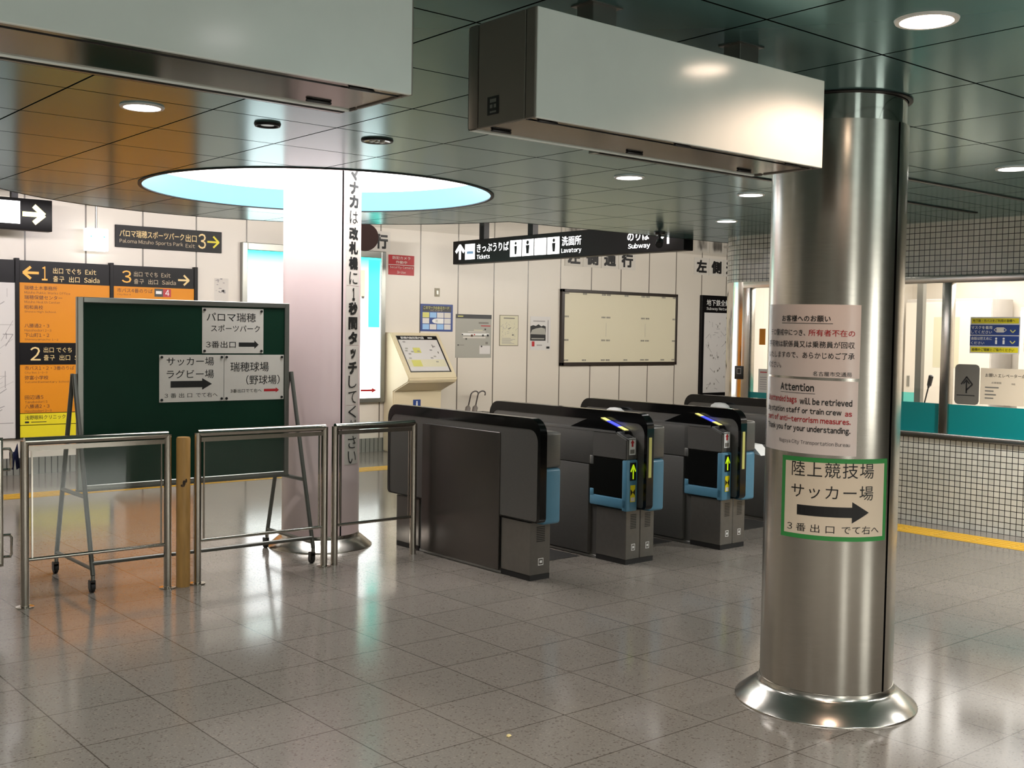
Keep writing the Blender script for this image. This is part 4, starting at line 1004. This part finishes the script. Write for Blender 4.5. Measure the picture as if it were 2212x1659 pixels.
# ---- beige tactile map stand
t = thing('map_stand', 'beige sloping tactile map stand against the far wall behind the nearest gate', 'map stand', (8.22, 11.6, 0))
xa, xb = 7.76, 8.50
P = [(11.84, 0), (11.62, 0), (11.62, .755), (11.30, .885), (11.28, .93), (11.30, .965), (11.70, 1.49), (11.84, 1.49)]
mb = MB(); n = len(P); bm = bmesh.new(); vs = [bm.verts.new((x, y, z)) for x in (xa, xb) for y, z in P]
bm.faces.new(vs[:n]); bm.faces.new(vs[n:][::-1])
for i in range(n): bm.faces.new([vs[i], vs[n+i], vs[n+(i+1) % n], vs[(i+1) % n]])
bmesh.ops.recalc_face_normals(bm, faces=bm.faces[:]); bmesh.ops.bevel(bm, geom=[e for e in bm.edges], offset=.012, segments=2, affect='EDGES')
mb.frombm(bm, 'beige').build('cabinet', t)
sl = Vector((0, .40, .525)); ln = sl.length; sl.normalize()
F = Frame((xa+.06, 11.30, .965), (.775, 0, 0), sl); F.N = Vector((1, 0, 0)).cross(sl); W = .80
mb = MB().slab(F, 0, W, .05, ln-.05, .006, 'gate_light'); mb.build('map_frame', t)
mb = MB().rect(F, .015, W-.03, .065, ln-.115, 'map_white', .007); mb.rect(F, .005, W-.012, ln-.115, ln-.06, 'black', .008).rect(F, W-.03, W-.012, .06, ln-.06, 'black', .008)
mb.rect(F, .02, W-.04, .13, .24, 'poster_cream', .008); mb.rect(F, .10, .28, .135, .23, 'map_yellow', .009).rect(F, .22, .36, .34, .42, 'map_yellow', .009)
for q in range(12): u, v = random.uniform(.05, .68), random.uniform(.12, .5); mb.rect(F, u, u+.05, v, v+.02, 'map_line' if q % 2 else 'map_grey', .010)
mb.rect(F, .62, .635, .42, .47, 'ink_grey', .010).rect(F, .68, .70, .33, .36, 'ink_grey', .010)
mb.text(F, '駅構内触知案内図', .07, ln-.105, .52, ln-.068, 'white', .02, .0095); mb.rect(F, .6, .69, ln-.095, ln-.078, 'white', .0095); mb.build('map_sheet', t)
F = facing_front(8.06, 11.62, .56); mb = MB().rect(F, 0, .115, 0, .09, 'navy', .002); mb.rect(F, .045, .07, .015, .05, 'white', .003); mb.add([F(.0575+.012*math.cos(k*.785), .062+.012*math.sin(k*.785), .003) for k in range(8)], [tuple(range(8))], 'white'); mb.build('pictogram', t, label='blue pictogram of a person')
# ---- umbrellas leaning beside it, in a rack
for i, (dx, lb) in enumerate(((.07, 'umbrella with dark hooked handle leaning at the far wall, left of the pair'), (.19, 'umbrella with dark hooked handle leaning at the far wall, right of the pair'))):
    t = thing('umbrella', lb, 'umbrella', (8.80+dx, 11.6, 0), 'umbrellas left at the wall')
    x = 8.80+dx; base = Vector((x-.12, 11.55, .01)); top = Vector((x+.17, 11.70, .70)); d = (top-base).normalized()
    pts = [base.lerp(top, q) for q in (.0, .04, .4, .74, .78)]
    MB().tube(pts, [.004, .012, .03, .035, .012], 'umb_grey', 14).build('canopy', t)
    side = Vector((.85, -.3, .1)).normalized(); r = .052; hp = [base.lerp(top, .78), base.lerp(top, .97)]; c = hp[-1]+side*r
    for k in range(1, 10): a = math.pi*k/8.2; hp.append(c-side*r*math.cos(a)+d*r*math.sin(a))
    MB().tube(hp, .009, 'hook_brown', 10).build('handle', t)
t = thing('umbrella_rack', 'low wire umbrella rack at the far wall behind the gates', 'rack', (9.0, 11.62, 0))
MB().tube([(8.74, 11.5, .45), (9.3, 11.5, .45), (9.3, 11.78, .45), (8.74, 11.78, .45), (8.74, 11.5, .45)], .008, 'alu', 8).build('top_hoop', t)
for x in (8.74, 9.3):
    for y in (11.5, 11.78): MB().tube([(x, y, 0), (x, y, .45)], .008, 'alu', 8).build('leg', t)

# ---- overhead ticket sign, faces -X
xs, SG = 8.375, 1.0669; ya, yb, z0, z1 = 7.452, 11.245, 2.345, 2.628
t = thing('overhead_sign', 'long black overhead sign with white lit Tickets, Lavatory and Subway lettering', 'sign', (xs, (ya+yb)/2, z0))
MB().box(xs, xs+.14, ya, yb, z0, z1, 'sign_black', .005, 1).build('casing', t)
F0 = Frame((xs, 0, 0), (0, -1, 0), (0, 0, 1)); U = lambda y: -y
F = lambda u, v, w=0: F0(u*SG, EYE+(v-EYE)*SG, w)
mb = MB(); mb.open_arrow(F, U(10.484), U(10.319), 2.342, 2.51, 'lit_text', 'U', .2)
mb.rect(F, U(10.305), U(10.121), 2.337, 2.513, 'lit_text', .002).rect(F, U(10.27), U(10.15), 2.40, 2.43, 'sky_blue', .003)
mb.text(F, 'きっぷうりば', U(10.085), 2.41, U(9.52), 2.506, 'lit_text', .02); mb.text(F, 'Tickets', U(10.085), 2.335, U(9.85), 2.385, 'lit_text', .015)
for k in range(4):
    y0 = 9.495-k*.204; mb.rect(F, U(y0), U(y0-.19), 2.335, 2.512, 'lit_text', .002)
icon = lambda yc, s: (mb.add([F(U(yc)+.022*s*math.cos(q*.524), 2.478+.022*s*math.sin(q*.524), .003) for q in range(12)], [tuple(range(12))], 'sign_black'), mb.poly(F, [(U(yc)-.02*s, 2.36), (U(yc)+.02*s, 2.36), (U(yc)+.03*s, 2.45), (U(yc)-.03*s, 2.45)], 'sign_black', .003))
icon(9.40, .75); icon(9.2, 1.0); icon(8.78, .9)
mb.text(F, '洗面所', U(8.656), 2.412, U(8.365), 2.508, 'lit_text', .02); mb.text(F, 'Lavatory', U(8.66), 2.328, U(8.362), 2.385, 'lit_text', .015)
mb.build('lettering', t); mb = MB(); mb.text(F, 'のりば', U(7.711), 2.41, U(7.421), 2.50, 'lit_text', .02); mb.text(F, 'Subway', U(7.70), 2.325, U(7.411), 2.385, 'lit_text', .015)
mb.line(F, (U(7.33), 2.36), (U(7.18), 2.49), .03, 'lit_text').line(F, (U(7.32), 2.49), (U(7.165), 2.49), .028, 'lit_text', .0023).line(F, (U(7.18), 2.36), (U(7.18), 2.50), .028, 'lit_text', .0026)
mb.build('lettering', t)
for y in (10.71, 9.81, 8.1): MB().box(xs+.03, xs+.11, y-.045, y+.045, z1, H2, 'sign_black').build('hanger', t)
# ---- security camera under the ceiling edge
cx_, cy_ = 7.72, 7.17
t = thing('security_camera', 'black security camera on the ceiling in front of the overhead sign', 'camera', (cx_, cy_, H))
MB().lathe([(.0, -.02), (.05, -.02), (.055, 0)], (cx_, cy_, H), 'black', 20, flip=True).build('mount', t)
MB().tube([(cx_, cy_, H-.02), (cx_, cy_, H-.07)], .014, 'black', 10).build('stem', t)
MB().tube([(cx_+.07, cy_+.06, H-.075), (cx_-.08, cy_-.07, H-.12)], .034, 'black', 16).build('body', t)
MB().tube([(cx_-.078, cy_-.068, H-.119), (cx_-.09, cy_-.079, H-.123)], .022, 'glass_dark', 14).build('lens', t)
# ---- round clock back / mirror hung behind the column
t = thing('hanging_disc', 'dark brown round hanging disc peeking out right of the white column', 'disc', (5.99, 9.5, 2.3))
MB().tube([(5.965, 9.46, 2.425), (5.99, 9.5, 2.425)], .135, 'brown_disc', 40).build('disc_body', t)
MB().tube([(5.98, 9.48, 2.55), (5.98, 9.48, H2)], .012, 'brown_disc', 10).build('hanging_rod', t)

# ================================================================== OFFICE FITTINGS
FO = facing_left(XB-.001, 0, 0)
def o_rect(y0, y1): return -y0, -y1
F = facing_left(XB-.0, 4.533, 1.40); W, Hh = .40, .285; F = facing_left(XB+.0135, 4.533, 1.40)
mb = MB().slab(F, 0, W, 0, Hh, .001, 'map_white'); mb.rect(F, .01, W-.01, .235, .275, 'yellow', .002).rect(F, 0, W-.005, .145, .225, 'navy', .002).rect(F, 0, W-.005, .06, .138, 'navy', .002).rect(F, .01, W-.01, .01, .05, 'yellow', .002)
mb.text(F, '地下鉄・市バスをご利用の皆様へ', .02, .245, .36, .267, 'ink', .015, .003); mb.text(F, 'マスクを着用', .01, .19, .18, .216, 'white', .015, .003); mb.text(F, 'してください', .01, .155, .18, .18, 'white', .015, .003)
mb.text(F, '会話は控えめに', .01, .105, .18, .13, 'white', .015, .003); mb.text(F, 'ください', .01, .07, .12, .093, 'white', .015, .003); mb.text(F, '皆様のご理解とご協力ください', .02, .018, .36, .042, 'ink', .015, .003)
mb.rect(F, .215, .275, .165, .205, 'paper', .003)
for s in (-1, 1): mb.line(F, (.245+s*.03, .2), (.245+s*.05, .185), .005, 'paper', .003).line(F, (.245+s*.05, .185), (.245+s*.03, .17), .005, 'paper', .003)
for u in (.215, .275): mb.rect(F, u-.008, u+.008, .075, .105, 'white', .003); mb.add([F(u+.009*math.cos(k*.785), .117+.009*math.sin(k*.785), .003) for k in range(8)], [tuple(range(8))], 'white')
for v in (.165, .08): mb.line(F, (.325, v+.02), (.345, v), .008, 'map_yellow', .003).line(F, (.345, v), (.365, v+.02), .008, 'map_yellow', .003)
tag(mb.build('mask_poster'), 'yellow and blue mask reminder poster on the office window', 'poster')
F = facing_left(XB+.0135, 4.10, 1.42); mb = MB().slab(F, 0, .25, 0, .25, .001, 'map_white'); mb.rect(F, .0, .25, .12, .25, 'sky_blue', .002).rect(F, .0, .1, .05, .12, 'arrow_lime' if False else 'map_yellow', .002)
tag(mb.build('window_poster'), 'pale blue poster at the right edge on the office window', 'poster')
F = facing_left(XB+.0135, 4.649, .99); W, Hh = .205, .32
r = .03; P = [(r, 0), (W-r, 0), (W-r*.3, r*.3), (W, r), (W, Hh-r), (W-r*.3, Hh-r*.3), (W-r, Hh), (r, Hh), (r*.3, Hh-r*.3), (0, Hh-r), (0, r), (r*.3, r*.3)]
mb = MB().prism(F, P, .001, 'ink_grey'); mb.mats[0] = M['placard_grey'] = mat('placard_grey', (104, 100, 92), .5)
mb.line(F, (.1, .09), (.1, .20), .012, 'ink', .002).line(F, (.055, .16), (.102, .222), .012, 'ink', .002).line(F, (.098, .222), (.15, .16), .012, 'ink', .002).line(F, (.15, .162), (.10, .115), .012, 'ink', .002).line(F, (.075, .165), (.1, .195), .01, 'ink', .0025).line(F, (.1, .195), (.125, .165), .01, 'ink', .0025)
mb.rect(F, .02, .17, .07, .076, 'ink', .002)
tag(mb.build('arrow_placard'), 'grey rounded placard with an up arrow on the office window', 'placard')
F = facing_left(XB+.0135, 4.435, 1.0); mb = MB().slab(F, 0, .42, 0, .285, .001, 'paper_cream'); mb.text(F, 'お願い エレベーター点検', .04, .215, .39, .245, 'ink', .0, .002)
mb.text(F, '点検期間', .09, .165, .17, .18, 'ink_grey', 0, .002); mb.text(F, '午前', .25, .16, .28, .175, 'ink_grey', 0, .002)
for k, (a, b) in enumerate(((.04, .15), (.04, .11), (.04, .13), (.04, .11))): mb.rect(F, a, b, .13-k*.028, .14-k*.028, 'ink_grey', .002)
tag(mb.build('paper_notice'), 'beige paper notice beside the grey arrow placard on the office window', 'notice')
# far-left pane: orange tag and paper
F = facing_left(XB+.0135, 6.60, 1.43); tag(MB().slab(F, 0, .07, 0, .15, .001, 'orange').build('orange_tag'), 'small orange tag on the office window left of the steel column', 'tag')
F = facing_left(XB+.0135, 6.60, .985); mb = MB().slab(F, 0, .16, 0, .22, .001, 'paper'); mb.rect(F, .02, .1, .185, .195, 'red', .002)
for k in range(6): mb.rect(F, .02, .14, .03+k*.022, .036+k*.022, 'map_line', .002)
tag(mb.build('paper_notice'), 'white paper notice on the office window left of the steel column', 'notice')
# intercom on the curved corner
t = thing('intercom', 'black intercom box on the curved corner of the office', 'intercom', (XB, 6.80, 1.1))
MB().box(XB-.03, XB+.02, 6.755, 6.85, 1.10, 1.225, 'black', .005, 2).build('body', t); F = facing_left(XB-.03, 6.85, 1.10); MB().rect(F, .03, .08, .05, .105, 'gate_light', .001).rect(F, .036, .074, .056, .099, 'black', .0015).build('screen', t)
# microphone and things inside
t = thing('counter_microphone', 'black gooseneck microphone on the counter inside the office window', 'microphone', (8.68, 4.99, ZS+.05))
MB().lathe([(.0, .0), (.05, .0), (.05, .02), (.0, .025)], (8.68, 5.03, ZS+.05), 'black', 20).build('base', t)
MB().tube([(8.68, 5.03, ZS+.07), (8.68, 5.02, .95), (8.68, 4.985, 1.10)], .006, 'black', 8).build('gooseneck', t); MB().tube([(8.68, 4.985, 1.10), (8.68, 4.978, 1.12), (8.68, 4.962, 1.20), (8.68, 4.96, 1.206)], [.01, .018, .02, .01], 'black', 12).build('head', t)
o = MB().box(XB+.09, 9.2, 1.6, 6.5, ZS-.0, ZS+.045, 'office_grey', .004, 1).box(XB+.1, 9.1, 1.6, 6.5, 0, ZS, 'office_grey').build('counter'); tag(o, 'pale counter inside the station office window', 'counter')
def cabinet(x, y0, y1, z1, label, m='office_grey'):
    t = thing('office_cabinet', label, 'cabinet', (x, (y0+y1)/2, 0)); MB().box(x, x+.45, y0, y1, 0, z1, m, .005, 1).build('body', t)
    n = 2; wd = (y1-y0)/n
    for k in range(n): d = MB().box(x-.02, x, y0+k*wd+.006, y0+(k+1)*wd-.006, .06, z1-.04, 'office_white', .003, 1).build('door', t); MB().box(x-.035, x-.02, y0+k*wd+wd*.85, y0+k*wd+wd*.9, z1*.5, z1*.5+.12, 'alu').build('handle', d)
cabinet(11.5, 5.9, 6.9, 1.95, 'tall pale cabinet inside the office, seen through the left panes')
cabinet(11.5, 4.4, 5.6, 1.85, 'tall pale cabinet inside the office, behind the mask poster')
cabinet(11.5, 2.6, 4.2, 1.1, 'low pale cabinet inside the office, at the right edge')
t = thing('wall_air_conditioner', 'white air conditioner high inside the office at the right edge', 'air conditioner', (11.8, 4.4, 1.9)); MB().box(11.75, 12.0, 4.6, 5.6, 1.98, 2.2, 'office_grey', .02, 2).build('body', t); MB().box(11.73, 11.76, 4.65, 5.55, 2.0, 2.03, 'ink_grey').build('louver', t)
F = facing_left(11.48, 6.55, 1.2); o = MB().slab(F, 0, .3, 0, .55, .002, 'poster_cream').build('wall_chart'); tag(o, 'pale yellow chart inside the office behind the microphone', 'chart')
# inner door frame seen through the window
t = thing('inner_partition', 'grey metal partition post inside the office left of the microphone', 'partition', (9.3, 5.6, 0)); MB().box(9.3, 9.36, 5.42, 5.48, ZS+.04, 2.36, 'alu', .003, 1).build('post', t)
MB().box(9.31, 9.35, 5.48, 6.6, .745, 1.02, 'film_clear').build('film_band', t); MB().box(9.325, 9.335, 5.48, 6.6, 1.02, 2.2, 'glass').build('pane', t)

# ================================================================== TACTILE PAVING
def tactile(name, x0, x1, y0, y1, along, label):
    mb = MB().box(x0, x1, y0, y1, 0, .003, 'tactile')
    k = 0
    if along == 'Y':
        y = y0
        while y < y1-.29:
            for j in range(4): mb.box(x0+.03+j*.07, x0+.055+j*.07, y+.015, y+.285, .003, .007, 'tactile')
            mb.box(x0, x1, y-.0015, y+.0015, .003, .0034, 'scuff'); y += .3
    else:
        x = x0
        while x < x1-.29:
            for j in range(4): mb.box(x+.015, x+.285, y0+.03+j*.07, y0+.055+j*.07, .003, .007, 'tactile')
            x += .3
    return tag(mb.build(name), label, 'tactile paving')
tactile('tactile_strip', 7.93, 8.23, .6, 6.9, 'Y', 'yellow tactile paving strip along the tiled office wall')
tactile('tactile_strip', -2.0, 13.0, 10.2, 10.5, 'X', 'yellow tactile paving strip in front of the far wall')
# crumb on the floor
mb = MB(); bm = bmesh.new(); bmesh.ops.create_icosphere(bm, subdivisions=2, radius=.01)
for v in bm.verts: v.co *= random.uniform(.6, 1.2); v.co.z = max(v.co.z*.5+.005, 0)
bmesh.ops.translate(bm, vec=(2.64, 3.16, 0), verts=bm.verts); mb.frombm(bm, 'crumb'); tag(mb.build('floor_crumb'), 'tiny pale crumb on the floor in the foreground', 'crumb')

# ================================================================== COVE TUBES above the lowered ceiling edge, washing the far wall
for i, (xa, xb) in enumerate(((-4, -1), (-1, 1.6), (6.3, 8.9), (9.0, 12.0), (12.1, 15.0))):
    t = thing('cove_lamp', 'fluorescent cove lamp hidden above the ceiling edge', 'lamp', ((xa+xb)/2, 7.25, H+.08), 'cove lamps')
    MB().box(xa, xb, 7.22, 7.28, H+.061, H+.085, 'white').build('batten', t); MB().tube([(xa+.03, 7.25, H+.105), (xb-.03, 7.25, H+.105)], .014, 'tube', 10).build('tube', t)
    area('cove_light', ((xa+xb)/2, 7.31, H+.15), (math.radians(80), 0, 0), xb-xa-.1, .08, 62, (1, .95, .88), parent=t)
for i, (ang) in enumerate((40, 65, 90, 115, 140)):
    a = math.radians(ang); R = BULGE-.12; p = Vector((SKX+R*math.cos(a), SKY+R*math.sin(a), H+.105)); q = Vector((-math.sin(a), math.cos(a), 0))*.38
    t = thing('cove_lamp', 'fluorescent cove lamp hidden above the ceiling edge', 'lamp', (p.x, p.y, H+.061), 'cove lamps')
    MB().tube([p-q-Vector((0, 0, .03)), p+q-Vector((0, 0, .03))], .012, 'white', 8).build('batten', t); MB().tube([p-q, p+q], .014, 'tube', 10).build('tube', t)
    area('cove_light', (p.x+.06*math.cos(a), p.y+.06*math.sin(a), H+.16), (math.radians(80), 0, a-math.pi/2), .75, .08, 16, (1, .93, .97), parent=t)
